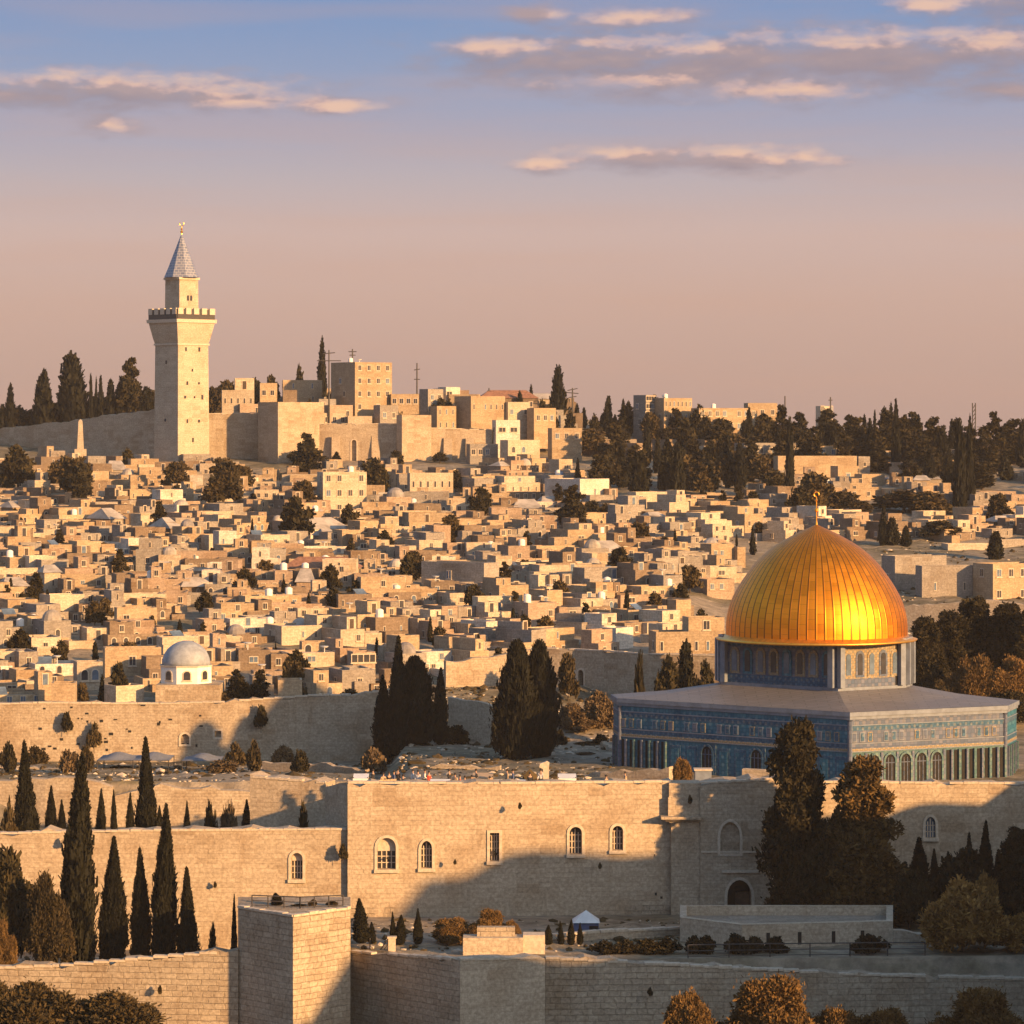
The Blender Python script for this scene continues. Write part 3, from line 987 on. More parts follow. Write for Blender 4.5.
wall('retaining_wall', 'sunlit retaining wall between the two cypress groups below the houses', [(446, 398, 662), (500, 400, 655), (535, 401, 650)], 14, 1.0, 'ashlar_small', coping=False)
wall('path_wall', 'low pale path wall curving down between the two cypress groups', [(448, 379, 699), (500, 374, 706), (545, 366, 716)], 12, .5, 'ashlar_pale', coping=False)
wall('field_wall', 'upper field wall at the foot of the city wall on the left', [(-40, 366, 767), (60, 364, 768), (130, 362, 772)], 11, .6, 'ashlar_small', coping=False)
wall('field_wall', 'dry field wall in the shadow below the city wall corner', [(262, 362, 762), (320, 358, 764), (365, 352, 771)], 11, .6, 'ashlar_small', coping=False)
wall('field_wall', 'short field wall on the bank near the twin dark trees', [(600, 368, 742), (612, 360, 748)], 11, .6, 'ashlar_small', coping=False)
wall('field_wall', 'low field wall above the crowd on the terrace', [(430, 336, 765), (500, 334, 768)], 13, .5, 'ashlar_small', coping=False)

# ---- low walls and pavilion on the lower terrace
wall('terrace_parapet', 'low grey terrace parapet above the dark hedge', [(543, 268, 937), (600, 271, 932), (690, 275, 928)], 6, .7, 'ashlar_small')
tb = empty('walled_terrace', (0, 0, 6.5))
p = [(PX(680, 270), 270), (PX(742, 266), 266), (PX(893, 268), 268), (PX(893, 277), 277), (PX(680, 277), 277)]
zt_ = PZ(921, 268) - 6.5
pin = grow(p, -.55)
mb = MB()
n_ = len(p)
mb.add([(x, y, 0) for x, y in p] + [(x, y, zt_) for x, y in p] + [(x, y, zt_ + .02) for x, y in pin] + [(x, y, zt_ - .8) for x, y in pin],
       [(k + n_ * q_, (k + 1) % n_ + n_ * q_, (k + 1) % n_ + n_ * (q_ + 1), k + n_ * (q_ + 1)) for q_ in range(3) for k in range(n_)])
mb.build('masonry', 'ashlar_pale', tb)
MB().vprism([(x, y) for x, y in grow(p, -.5)], zt_ - 1.1, zt_ - .78).build('floor', 'paving', tb)
fn, L = frame_fn(p[1], p[2])
for u in (2.0, 4.6, 7.4, 9.8):
    MB().box(u, u + .3, -.02, .2, zt_ - 1.7, zt_ - .7, fn=fn).build('drain_slot', 'void', tb)
tag(tb, 'low walled stone terrace in front of the arched gate', 'terrace')
wall('terrace_parapet', 'stepped parapet in front of the two tall pines', [(796, 278, 911), (850, 277.4, 914), (892, 277, 917)], 6, .8, 'ashlar_pale', coping=False)
wall('terrace_parapet', 'end stretch of parapet beside the big amber bush', [(893.3, 268, 932), (990, 269, 935)], 6, .8, 'ashlar_pale', coping=False)
sb = empty('stone_block', (PX(463, 262), 262, 8))
s = 262 / F
MB().box(0, 60 * s, 0, 2, 0, PZ(938, 262) - 8).build('masonry', 'ashlar_pale', sb)
MB().box(60 * s + .01, 82 * s, .4, 2.2, 0, PZ(936, 262) - 8).build('end_pier', 'trim_stone', sb)
MB().box(14 * s, 52 * s, .8, 1.7, PZ(938, 262) - 8, PZ(929, 262) - 8).build('planter', 'ashlar_rough', sb)
tag(sb, 'pale stone planter block above the bright wall corner', 'planter')
po = empty('gate_post', (PX(392, 263), 263, 8))
MB().box(-.28, .28, -.28, .28, 0, PZ(938, 263) - 8).build('shaft', 'trim_stone', po)
MB().box(-.36, .36, -.36, .36, PZ(938, 263) - 8, PZ(936.5, 263) - 8).build('cap', 'trim_stone', po)
tag(po, 'stubby sunlit gate post among the small dark cypresses', 'post')


def railing(label, pts, z0fn, h=1.0, mat='iron', sp=1.1):
    root = empty('railing', (PX(pts[0][0], pts[0][1]), pts[0][1], 0))
    ox, oy = root.location.x, root.location.y
    top = MB(); n = 0
    for i in range(len(pts) - 1):
        a = Vector((PX(pts[i][0], pts[i][1]) - ox, pts[i][1] - oy))
        b = Vector((PX(pts[i + 1][0], pts[i + 1][1]) - ox, pts[i + 1][1] - oy))
        za, zb = z0fn(a.x + ox, a.y + oy), z0fn(b.x + ox, b.y + oy)
        for hh, rr in ((h, .05), (h * .55, .035), (h * .15, .035)):
            top.tube((a.x, a.y, za + hh), (b.x, b.y, zb + hh), rr, seg=6)
        m = max(1, int((b - a).length / sp))
        for k in range(m + 1):
            q = a.lerp(b, k / m)
            z = z0fn(q.x + ox, q.y + oy)
            MB().tube((q.x, q.y, z - .2), (q.x, q.y, z + h), .05, seg=6).build('post', mat, root)
    top.build('rail', mat, root)
    tag(root, label, 'railing')


railing('dark iron railing along the terrace edge behind the long shaded wall', [(688, 259.6), (770, 260.3), (850, 260.7), (925, 261)], lambda x, y: ground(x, y), 1.05, sp=2.6)
railing('short railing among plants on top of the bastion', [(252, 260.5), (300, 259.5), (343, 260.5)], lambda x, y: PZ(917, 255), .9)
railing('thin dark railing beside the stubby gate post', [(352, 264.3), (388, 264)], lambda x, y: ground(x, y), .9)

# ------------------------------------------------------------------ the domed octagonal building
OC = [(620, 338.8), (850, 322), (1005, 330), (1016, 336), (912, 351), (840, 355), (720, 352), (614, 343.5)]
ox, oy = PX(817, 339), 339.0
OV = [(PX(p, y) - ox, y - oy) for p, y in OC]
OZ = 15.0
dome = empty('domed_shrine', (ox, oy, OZ))
ZT = PZ(712, 322) - OZ
MB().vprism(OV, -.5, ZT - .45).build('wall', 'tile_blue', dome)
# cornice + roof
DR = [(x * .47, y * .47) for x, y in OV]
DR[1] = (PX(838, 330.5) - ox, 330.5 - oy)
n8 = len(OV)
ZD = PZ(691.5, 330.5) - OZ


def ring(mb, poly_o, poly_i, z0o, z0i, z1o=None, mi=0):
    n = len(poly_o)
    vs = [(x, y, z0o) for x, y in poly_o] + [(x, y, z0i) for x, y in poly_i]
    mb.add(vs, [(i, (i + 1) % n, n + (i + 1) % n, n + i) for i in range(n)], mi)


mb = MB()
mb.vprism(grow(OV, .32), ZT - .44, ZT - .02)
mb.vprism(grow(OV, .18), ZT - .75, ZT - .45)
mb.build('cornice', 'marble', dome)
mb = MB()
o1 = grow(OV, .22)
mid = [(a[0] * .5 + b[0] * .5, a[1] * .5 + b[1] * .5) for a, b in zip(o1, grow(DR, .1))]
ring(mb, o1, mid, ZT, ZT + (ZD - ZT) * .38)
ring(mb, mid, grow(DR, -.2), ZT + (ZD - ZT) * .38, ZD + .15)
mb.build('roof', 'lead_roof', dome)
ROW = {}
FACE_N = {0: 14, 1: 10, 7: 2, 2: 3}
for fi, nb in FACE_N.items():
    fn, L = frame_fn(OV[fi], OV[(fi + 1) % n8])
    lit_face = fi == 1  # sunlit face gets paler tiles, shaded faces darker: light put into the colour
    # bands from the top down
    def band(name, mat, a, b, pr_, g=.03):
        MB().box(g, L - g, -pr_, .05, ZT - b, ZT - a, fn=fn).build(name, mat, dome)
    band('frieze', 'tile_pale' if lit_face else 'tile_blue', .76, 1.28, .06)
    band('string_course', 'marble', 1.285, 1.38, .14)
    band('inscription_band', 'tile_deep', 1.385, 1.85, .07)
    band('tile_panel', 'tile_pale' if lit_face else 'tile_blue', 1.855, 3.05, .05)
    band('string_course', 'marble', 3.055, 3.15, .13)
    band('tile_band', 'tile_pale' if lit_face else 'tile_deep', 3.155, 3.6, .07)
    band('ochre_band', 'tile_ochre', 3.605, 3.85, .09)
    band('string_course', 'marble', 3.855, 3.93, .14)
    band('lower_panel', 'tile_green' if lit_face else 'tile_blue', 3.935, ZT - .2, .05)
    # blind windows in the upper panel, and pilasters and arches below
    step = L / nb
    ncol = nb * 2
    for k in range(ncol):
        u = L * (k + .5) / ncol
        w = L / ncol
        if fi in (0, 1) and k % 4 != 3:
            wnd = MB()
            wnd.box(u - w * .30, u + w * .30, -.10, .0, ZT - 2.95, ZT - 2.02, fn=fn)
            f_ = wnd.build('panel_frame', 'tile_ochre' if (k * 7 + fi) % 5 in (0, 2) else 'marble', dome)
            MB().box(u - w * .20, u + w * .20, -.13, -.05, ZT - 2.88, ZT - 2.10, fn=fn).build('panel_tile', 'tile_deep' if k % 3 else 'tile_pale', f_)
    for k in range(nb):
        u = step * (k + .5)
        open_ = (fi == 1 and k >= 6) or fi in (2, 7) or (fi == 0 and k < 3)
        if open_:   # slender colonnade with dark gaps
            for q_ in (-.25, .25):
                MB().box(u + step * q_ - step * .11, u + step * q_ + step * .11, -.08, .0, -.3, ZT - 4.15, fn=fn).build('opening', 'void', dome)
                MB().box(u + step * q_ + step * .13, u + step * q_ + step * .24, -.30, .0, -.3, ZT - 4.10, fn=fn).build('column', 'tile_green' if q_ > 0 else 'tile_pale', dome)
        elif fi == 0 and k not in (5, 8, 11):
            f_ = MB().box(u - step * .34, u + step * .34, -.10, .0, -.2, ZT - 4.4, fn=fn).build('panel_frame', 'tile_deep', dome)
            MB().box(u - step * .24, u + step * .24, -.13, -.05, -.1, ZT - 4.7, fn=fn).build('panel_tile', 'tile_blue', f_)
        else:
            wa = min(step * .62, 1.25)
            f_ = MB()
            o_, i_ = arch_poly(u, wa + .42, -.3, ZT - 4.08, 10, .2), arch_poly(u, wa, -.3, ZT - 4.28, 10, .2)
            m_ = len(o_)
            vs = [fn(x, -.20, z) for x, z in o_] + [fn(x, -.20, z) for x, z in i_] + [fn(x, .0, z) for x, z in o_] + [fn(x, .0, z) for x, z in i_]
            fs = []
            for j in range(1, m_):
                j2 = (j + 1) % m_
                fs += [(j, j2, m_ + j2, m_ + j), (2 * m_ + j, 2 * m_ + j2, j2, j), (m_ + j, m_ + j2, 3 * m_ + j2, 3 * m_ + j)]
            f_.add(vs, fs)
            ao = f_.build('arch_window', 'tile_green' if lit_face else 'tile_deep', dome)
            MB().prism(i_, -.085, -.055, fn=fn).build('pane', 'void', ao)
            b_ = MB()
            for q_ in (-.18, .18):
                b_.box(u + wa * q_ - .035, u + wa * q_ + .035, -.13, -.09, -.3, ZT - 4.6, fn=fn)
            b_.box(u - wa * .5, u + wa * .5, -.135, -.095, ZT - 5.15, ZT - 5.06, fn=fn)
            b_.build('glazing_bar', 'tile_pale', ao)
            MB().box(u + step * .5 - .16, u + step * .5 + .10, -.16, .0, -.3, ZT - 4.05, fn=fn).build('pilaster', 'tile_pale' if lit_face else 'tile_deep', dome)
for i in (0, 1, 2):
    x, y = OV[i]
    MB().lathe([(.24, -.4), (.24, ZT - .9), (.34, ZT - .76)], 10, (x, y)).build('corner_column', 'tile_pale', dome)
# drum
ZR = PZ(640.5, 331) - OZ
MB().vprism(DR, ZD - 1.0, ZR).build('drum', 'tile_pale', dome)
mb = MB()
mb.vprism(grow(DR, .22), ZD + .0, ZD + .35)
mb.vprism(grow(DR, .26), ZR - .3, ZR + .0)
mb.build('drum_moulding', 'marble', dome)
for fi in (7, 0, 1, 2):
    fn, L = frame_fn(DR[fi], DR[(fi + 1) % n8])
    litf = fi in (1, 2)  # drum tiles also carry the light: paler on sunlit sides, deeper on shaded
    H = ZR - ZD
    if L > 3:
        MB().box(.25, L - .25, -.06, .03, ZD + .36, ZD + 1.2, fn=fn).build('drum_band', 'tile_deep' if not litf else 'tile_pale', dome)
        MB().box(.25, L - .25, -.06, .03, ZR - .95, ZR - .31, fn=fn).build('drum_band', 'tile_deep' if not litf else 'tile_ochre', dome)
        m_ = 8 if fi == 0 else 5
        for k in range(m_):
            u = .5 + (L - 1.0) * (k + .5) / m_
            w = (L - 1.0) / m_
            f_ = MB().prism(arch_poly(u, w * .72, ZD + 1.3, ZR - 1.05, 10, .3), -.10, .02, fn=fn).build('drum_window', ('tile_ochre', 'tile_blue', 'tile_ochre')[(k + fi) % 3] if not litf else ('tile_ochre', 'tile_pale')[k % 2], dome)
            MB().prism(arch_poly(u, w * .40, ZD + 1.55, ZR - 1.35, 10, .3), -.14, -.03, fn=fn).build('pane', 'pane' if k % 2 else 'pane_blue', f_)
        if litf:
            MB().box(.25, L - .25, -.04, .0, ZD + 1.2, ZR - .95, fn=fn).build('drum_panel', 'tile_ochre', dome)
    # projecting pier with the slot of shade beside it
    for u, ww in (((.16, .55), (L - .55, .6)) if L > 2 else ((L * .5, L * .3),)):
        MB().box(u - ww / 2, u + ww / 2, -.62, .0, ZD + .36, ZR - .32, fn=fn).build('pier', 'marble', dome)
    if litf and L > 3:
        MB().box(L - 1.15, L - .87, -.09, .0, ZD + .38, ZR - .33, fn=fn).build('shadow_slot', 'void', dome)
# the gold dome
DX, DY = PX(816.5, 339) - ox, 0.0
s = 339 / F
prof_px = [(0, 0), (0, 0), (0, 0), (90.6, 634.5), (90.6, 628), (90.2, 620), (88.8, 612), (86.2, 603), (81.8, 593), (76, 583), (69, 573), (60.5, 562), (50.5, 552.5), (40, 544.5), (32, 539.8), (24, 535.4), (15.5, 531), (7, 527.6), (1.5, 524.8)]
# resample smoothly
pp = np.array(prof_px[3:], float)
tt = np.concatenate([[0], np.cumsum(np.hypot(np.diff(pp[:, 0]), np.diff(pp[:, 1])))])
ts = np.linspace(0, tt[-1], 44)
rr, zz = np.interp(ts, tt, pp[:, 0]), np.interp(ts, tt, pp[:, 1])
for _ in range(2):
    rr[1:-1] = (rr[:-2] + rr[1:-1] * 2 + rr[2:]) / 4
    zz[1:-1] = (zz[:-2] + zz[1:-1] * 2 + zz[2:]) / 4
SEG = 168
me = bpy.data.meshes.new('gold_dome')
vs = []
for r_, z_ in zip(rr, zz):
    for k in range(SEG):
        a = 2 * math.pi * k / SEG
        # gently gored: each rib stands a little proud
        g = 1.0
        vs.append((DX + r_ * s * g * math.cos(a), DY + r_ * s * g * math.sin(a), PZ(z_, 339) - OZ))
fs = [(j * SEG + k, j * SEG + (k + 1) % SEG, (j + 1) * SEG + (k + 1) % SEG, (j + 1) * SEG + k) for j in range(43) for k in range(SEG)]
me.from_pydata(vs, [], fs)
uvl = me.uv_layers.new(name='UVMap')
uvs = []
for j in range(43):
    for k in range(SEG):
        uvs += [k / SEG, j / 43, (k + 1) / SEG, j / 43, (k + 1) / SEG, (j + 1) / 43, k / SEG, (j + 1) / 43]
uvl.data.foreach_set('uv', uvs)
me.polygons.foreach_set('use_smooth', [True] * len(me.polygons))
me.materials.append(MAT['gold_leaf'])
link('gold_dome', me, dome)
MB().lathe([(r_ * s, PZ(z_, 339) - OZ) for r_, z_ in [(88, 640.6), (99.5, 639.4), (100.5, 638.2), (94.5, 637.2), (90.8, 634.2), (85, 634)]], 96, (DX, DY)).build('eave', 'gold_trim', dome, smooth=True)
zt = PZ(526, 339) - OZ
fin = MB()
fin.lathe([(.22, zt - .4), (.12, zt + .1), (.06, zt + .5), (.06, zt + 1.4), (.20, zt + 1.55), (.20, zt + 1.7), (.05, zt + 1.9), (.05, zt + 2.5), (.15, zt + 2.65), (.05, zt + 2.8), (.04, zt + 3.0)], 10, (DX, DY))
fo = fin.build('finial', 'gold_trim', dome)
cr = MB()
for k in range(14):
    a0, a1 = R(-60 + k * 300 / 14 + 180 - 60), R(-60 + (k + 1) * 300 / 14 + 180 - 60)
    cr.tube((DX + .26 * math.sin(a0), DY, zt + 3.22 - .26 * math.cos(a0)), (DX + .26 * math.sin(a1), DY, zt + 3.22 - .26 * math.cos(a1)), .045, seg=6)
cr.build('crescent', 'gold_trim', fo)
tag(dome, 'blue tiled octagonal shrine under a large golden dome', 'shrine')
gp = empty('stone_pier', (PX(703, 306), 306, 14))
MB().box(-.75, .75, -.7, .7, 0, PZ(770, 306) - 14).build('shaft', 'marble', gp)
MB().box(-.85, .85, -.8, .8, PZ(770, 306) - 14, PZ(768.5, 306) - 14).build('cap', 'trim_stone', gp)
tag(gp, 'pale fluted stone pier beside the golden bush at the shrine', 'pier')
wall('parapet_wing', 'sloping stone parapet in front of the blue shrine wall', [(742, 304, 770), (775, 303, 772), (800, 302.6, 780)], 13, .7, 'ashlar_small', coping=False)

# ------------------------------------------------------------------ the minaret
TY = 690.0
tz = PZ(462, TY)
mn = empty('minaret', (PX(179, TY), TY, tz))
s = TY / F


def sqp(h, rot=R(44)):
    """square with a corner toward the camera; h = half diagonal in px"""
    return [(h * s * math.sin(rot2), h * s * -math.cos(rot2) + 27 * s) for rot2 in (R(-92), R(-2), R(88), R(178))]


def sqm(mb, levels):
    for (h0, y0), (h1, y1) in zip(levels[:-1], levels[1:]):
        a, b = sqp(h0), sqp(h1)
        vs = [(x, y, PZ(y0, TY) - tz) for x, y in a] + [(x, y, PZ(y1, TY) - tz) for x, y in b]
        mb.add(vs, [(0, 3, 2, 1), (4, 5, 6, 7)] + [(i, (i + 1) % 4, 4 + (i + 1) % 4, 4 + i) for i in range(4)])
    return mb


sqm(MB(), [(29, 476), (28, 452), (26.8, 345)]).build('shaft', 'ashlar_pale', mn)
sqm(MB(), [(28.3, 344.9), (28.3, 343)]).build('string_course', 'trim_stone', mn)
sqm(MB(), [(27.2, 342.9), (29, 338), (33.4, 322.6)]).build('corbel', 'ashlar_pale', mn)
sqm(MB(), [(35.4, 322.5), (35.8, 319)]).build('gallery_floor', 'trim_stone', mn)
g = sqp(35)
for i in range(4):
    fn, L = frame_fn(g[i], g[(i + 1) % 4], PZ(319, TY) - tz)
    MB().box(.3, L - .3, .12, .45, .005, 2.1, fn=fn).build('parapet', 'iron', mn)
    m_ = 5
    for k in range(m_):
        u = (k + .5) * L / m_
        MB().box(u - L / m_ * .32, u + L / m_ * .32, 0, .5, .5 + .52, 2.3, fn=fn).build('merlon', 'trim_stone', mn)
sqm(MB(), [(17, 318.9), (16.6, 279)]).build('upper_shaft', 'ashlar_pale', mn)
sqm(MB(), [(18.2, 278.9), (18.6, 276.6)]).build('cornice', 'trim_stone', mn)
sp = MB()
nseg = 8
for (r0, y0), (r1, y1) in zip([(18.2, 276.5), (14.5, 268), (0.7, 233)][:-1], [(14.5, 268), (0.7, 233)]):
    vs = []
    for rr_, yy in ((r0, y0), (r1, y1)):
        for k in range(nseg):
            a = 2 * math.pi * k / nseg + R(20)
            vs.append((rr_ * s * math.cos(a), 27 * s + rr_ * s * math.sin(a), PZ(yy, TY) - tz))
    sp.add(vs, [(k, (k + 1) % nseg, nseg + (k + 1) % nseg, nseg + k) for k in range(nseg)])


def spire_mat():
    m, t, b = new_mat('spire_tile')
    uv = t.n('ShaderNodeUVMap').outputs[0]
    g_ = t.n('ShaderNodeTexBrick', inp={'Vector': uv, 'Scale': 1.0, 'Brick Width': .9, 'Row Height': .55, 'Mortar Size': .06, 'Color1': (.17, .19, .25, 1), 'Color2': (.10, .12, .18, 1), 'Mortar': (.30, .30, .32, 1)})
    t.set(b.inputs['Base Color'], g_.outputs[0])
    b.inputs['Roughness'].default_value = .4


spire_mat()
sp.build('spire', 'spire_tile', mn)
fz = PZ(233, TY) - tz
fm = MB().lathe([(.16, fz - .3), (.10, fz + .3), (.34, fz + .6), (.10, fz + .95), (.24, fz + 1.2), (.07, fz + 1.5), (.05, fz + 1.7)], 8, (0, 27 * s))
fo = fm.build('finial', 'gold_trim', mn)
cr = MB()
for k in range(12):
    a0, a1 = R(40 + k * 280 / 12), R(40 + (k + 1) * 280 / 12)
    cr.tube((.45 * math.sin(a0), 27 * s, fz + 2.2 + .45 * math.cos(a0)), (.45 * math.sin(a1), 27 * s, fz + 2.2 + .45 * math.cos(a1)), .08, seg=6)
cr.build('crescent', 'gold_trim', fo)
# slits and small windows on the two faces towards the camera
a = sqp(27.4)
for fi, rows in ((0, [(362, 1), (420, 1)]), (1, [(349, 2), (370, 1), (383, 2), (397, 3), (421, 2), (440, 1)])):
    fn, L = frame_fn(a[fi], a[(fi + 1) % 4])
    for yy, cnt in rows:
        for k in range(cnt):
            u = L * ((k + .7) / (cnt + .4)) + WR.uniform(-.3, .3)
            zc_ = PZ(yy, TY) - tz
            u = min(max(u, .7), L - .9)
            w_, h_ = WR.uniform(.12, .24), WR.uniform(.2, .5)
            MB().box(u - w_, u + w_, -.06 - .25 * (yy - 345) / 117, .3, zc_ - h_, zc_ + h_, fn=fn).build('window', 'pane', mn)
a = sqp(16.8)
fn, L = frame_fn(a[1], a[2])
for u in (L * .45, L * .62):
    MB().prism(arch_poly(u, .55, PZ(300, TY) - tz, PZ(294.5, TY) - tz, 8), -.05, .2, fn=fn).build('window', 'pane', mn)
tag(mn, 'tall square stone minaret with a pointed tiled spire on the hill', 'minaret')

# ------------------------------------------------------------------ houses
def shell(mb, x0, x1, y0, y1, z0, z1, par=.35, t=.25):
    """a block with a parapet round a sunk roof"""
    o = [(x0, y0), (x1, y0), (x1, y1), (x0, y1)]
    i = [(x0 + t, y0 + t), (x1 - t, y0 + t), (x1 - t, y1 - t), (x0 + t, y1 - t)]
    vs = [(x, y, z0) for x, y in o] + [(x, y, z1) for x, y in o] + [(x, y, z1) for x, y in i] + [(x, y, z1 - par) for x, y in i]
    fs = []
    for k in range(4):
        k2 = (k + 1) % 4
        fs += [(k, k2, 4 + k2, 4 + k), (4 + k, 4 + k2, 8 + k2, 8 + k), (8 + k, 8 + k2, 12 + k2, 12 + k)]
    fs += [(3, 2, 1, 0), (12, 13, 14, 15)]
    mb.add(vs, fs)


def win_mesh(kind):
    mb = MB()
    if kind == 'arch':
        mb.prism(arch_poly(0, 1.3, -.85, 1.0, 8), -.07, .05, 0)
        mb.prism(arch_poly(0, .95, -.7, .82, 8), -.10, -.05, 1)
        mb.box(-.75, .75, -.16, .02, -1.0, -.84, 0)
    elif kind == 'wide':
        mb.box(-1.0, 1.0, -.06, .05, -.65, .75, 0)
        mb.box(-.85, .85, -.10, -.05, -.52, .6, 1)
        mb.box(-.05, .05, -.13, -.06, -.52, .6, 0)
        mb.box(-1.1, 1.1, -.16, .02, -.78, -.64, 0)
    elif kind == 'slit':
        mb.box(-.30, .30, -.05, .05, -.8, .8, 0)
        mb.box(-.18, .18, -.09, -.04, -.68, .68, 1)
    elif kind == 'door':
        mb.box(-.7, .7, -.06, .05, -1.1, 1.25, 0)
        mb.box(-.5, .5, -.10, -.05, -1.1, 1.05, 1)
    else:
        mb.box(-.62, .62, -.06, .05, -.75, .85, 0)
        mb.box(-.46, .46, -.10, -.05, -.6, .7, 1)
        mb.box(-.03, .03, -.13, -.06, -.6, .7, 0)
        mb.box(-.7, .7, -.16, .02, -.88, -.74, 0)
    return mb


WINMB = {k: win_mesh(k) for k in ('arch', 'wide', 'slit', 'door', 'plain')}
WINME = {}
for k, m in WINMB.items():
    WINME[k] = m.mesh('window_' + k, ['trim_stone', 'wood_dark' if k == 'door' else 'pane'])
    WINME[k + 'b'] = m.mesh('window_' + k, ['trim_stone', 'pane_blue'])
TANK = MB().lathe([(.5, 0), (.52, .1), (.52, 1.1), (.2, 1.28), (.0, 1.3)], 12).mesh('water_tank', 'white_paint')
_d = MB()
_d.tube((0, 0, 0), (0, 0, .8), .05, seg=6)
_d.lathe([(.05, .75), (.35, .82), (.55, 1.0)], 12)
DISH = _d.mesh('satellite_dish', 'white_paint')
_d = MB()
_d.add([(-.9, 0, .1), (.9, 0, .1), (.9, 1.1, .9), (-.9, 1.1, .9), (-.9, 0, 0), (.9, 0, 0), (.9, 1.1, .8), (-.9, 1.1, .8)], [(0, 1, 2, 3), (7, 6, 5, 4), (0, 4, 5, 1), (1, 5, 6, 2), (2, 6, 7, 3), (3, 7, 4, 0)])
_d.tube((-.8, 1.0, 0), (-.8, 1.0, .8), .04, seg=6); _d.tube((.8, 1.0, 0), (.8, 1.0, .8), .04, seg=6)
SOLAR = _d.mesh('solar_panel', 'pane_blue')
HR = random.Random(21)


def house_spec(w, d, h, rg, win=None, upper=None, side=None, roof='flat', extra=None, storeys=None):
    """local parts of a house: corner at the origin, front along +x facing -y"""
    st = storeys or max(1, int(h / 2.6))
    S = dict(wall=MB(), roof=[], win=[], up=None, side=None, w=w, d=d, h=h, st=st)
    shell(S['wall'], 0, w, 0, d, -4, h)
    rf = MB()
    if roof == 'dome':
        r_ = min(w, d) * .36
        rf.box(.26, w - .26, .26, d - .26, h - .45, h - .3)
        rf.lathe([(r_, h - .31), (r_, h + .1), (r_ * .92, h + r_ * .4), (r_ * .68, h + r_ * .75), (r_ * .34, h + r_ * .95), (.02, h + r_)], 14, (w / 2, d / 2))
    elif roof == 'gable':
        o = .3
        vs = [(-o, -o, h - .05), (w + o, -o, h - .05), (w + o, d + o, h - .05), (-o, d + o, h - .05), (w * .18, d / 2, h + d * .28), (w * .82, d / 2, h + d * .28)]
        rf.add(vs, [(0, 1, 5, 4), (1, 2, 5), (2, 3, 4, 5), (3, 0, 4), (3, 2, 1, 0)])
    else:
        rf.box(.26, w - .26, .26, d - .26, h - .5, h - .28)
    S['roof'] = rf
    if upper:
        ux0, ux1, uy0, uy1, uh = upper
        m = MB(); shell(m, ux0, ux1, uy0, uy1, h - .27, h + uh, par=.2)
        m.box(ux0 + .26, ux1 - .26, uy0 + .26, uy1 - .26, h + uh - .35, h + uh - .15)
        S['up'] = m
        S['win'].append(((ux0 + ux1) / 2, uy0, h + uh * .42, 0, rg.choice(['plain', 'slit', 'door'])))
    if side:
        sx0, sx1, sy0, sy1, sh = side
        m = MB(); shell(m, sx0, sx1, sy0, sy1, -4, sh, par=.25)
        m.box(sx0 + .26, sx1 - .26, sy0 + .26, sy1 - .26, sh - .4, sh - .2)
        S['side'] = m
        if sh > 2.2 and sx1 - sx0 > 1.6:
            S['win'].append(((sx0 + sx1) / 2, sy0, sh * .55, 0, 'plain'))
    kinds, cols = win if win else (None, 0)
    nfront = 0
    for f in range(st):
        zc = h * (f + .55) / st
        for c in range(cols):
            if win and win[0] is None and False: continue
            if not win or rg.random() < (.92 if cols > 3 else .85):
                S['win'].append((w * (c + .5) / cols + (rg.uniform(-.15, .15) if cols < 4 else 0), 0, zc, 0, kinds))
                nfront += 1
    if cols:
        for f in range(st):
            if d > 3.5 and rg.random() < .6:
                S['win'].append((0, d * rg.uniform(.3, .7), h * (f + .55) / st, 1, 'plain'))
    S['nf'] = nfront
    S['extra'] = []
    for e in (extra or []):
        S['extra'].append((e, rg.uniform(.8, max(.9, w - .8)), rg.uniform(.8, max(.9, d - .8)), h - .28))
    return S


def place_house(S, loc, rz, tone, name='stone_house', roof_mat=None, wsc=.8):
    root = empty(name, loc, rz)
    wm = TONES.get(tone, tone)
    S['wall'].build('wall', wm, root)
    S['roof'].build('roof', roof_mat or HR.choice(['roof_plaster', 'roof_plaster', 'roof_grey']), root)
    if S['up']: S['up'].build('rooftop_room', wm, root)
    if S['side']: S['side'].build('side_room', wm, root)
    for (x, y, z, f, k) in S['win']:
        o = link('door' if k == 'door' else 'window', WINME[k if HR.random() < .7 else k + 'b'], root)
        o.location = (x, y, z)
        o.scale = (wsc, 1, wsc)
        if f: o.rotation_euler = (0, 0, R(-90))
    for (e, x, y, z) in S['extra']:
        o = link(e, {'water_tank': TANK, 'satellite_dish': DISH, 'solar_panel': SOLAR}[e], root)
        o.location = (x, y, z)
        o.rotation_euler = (0, 0, HR.uniform(-.5, .8))
    return root


FOOT = []     # footprints taken: (X, Y, radius)


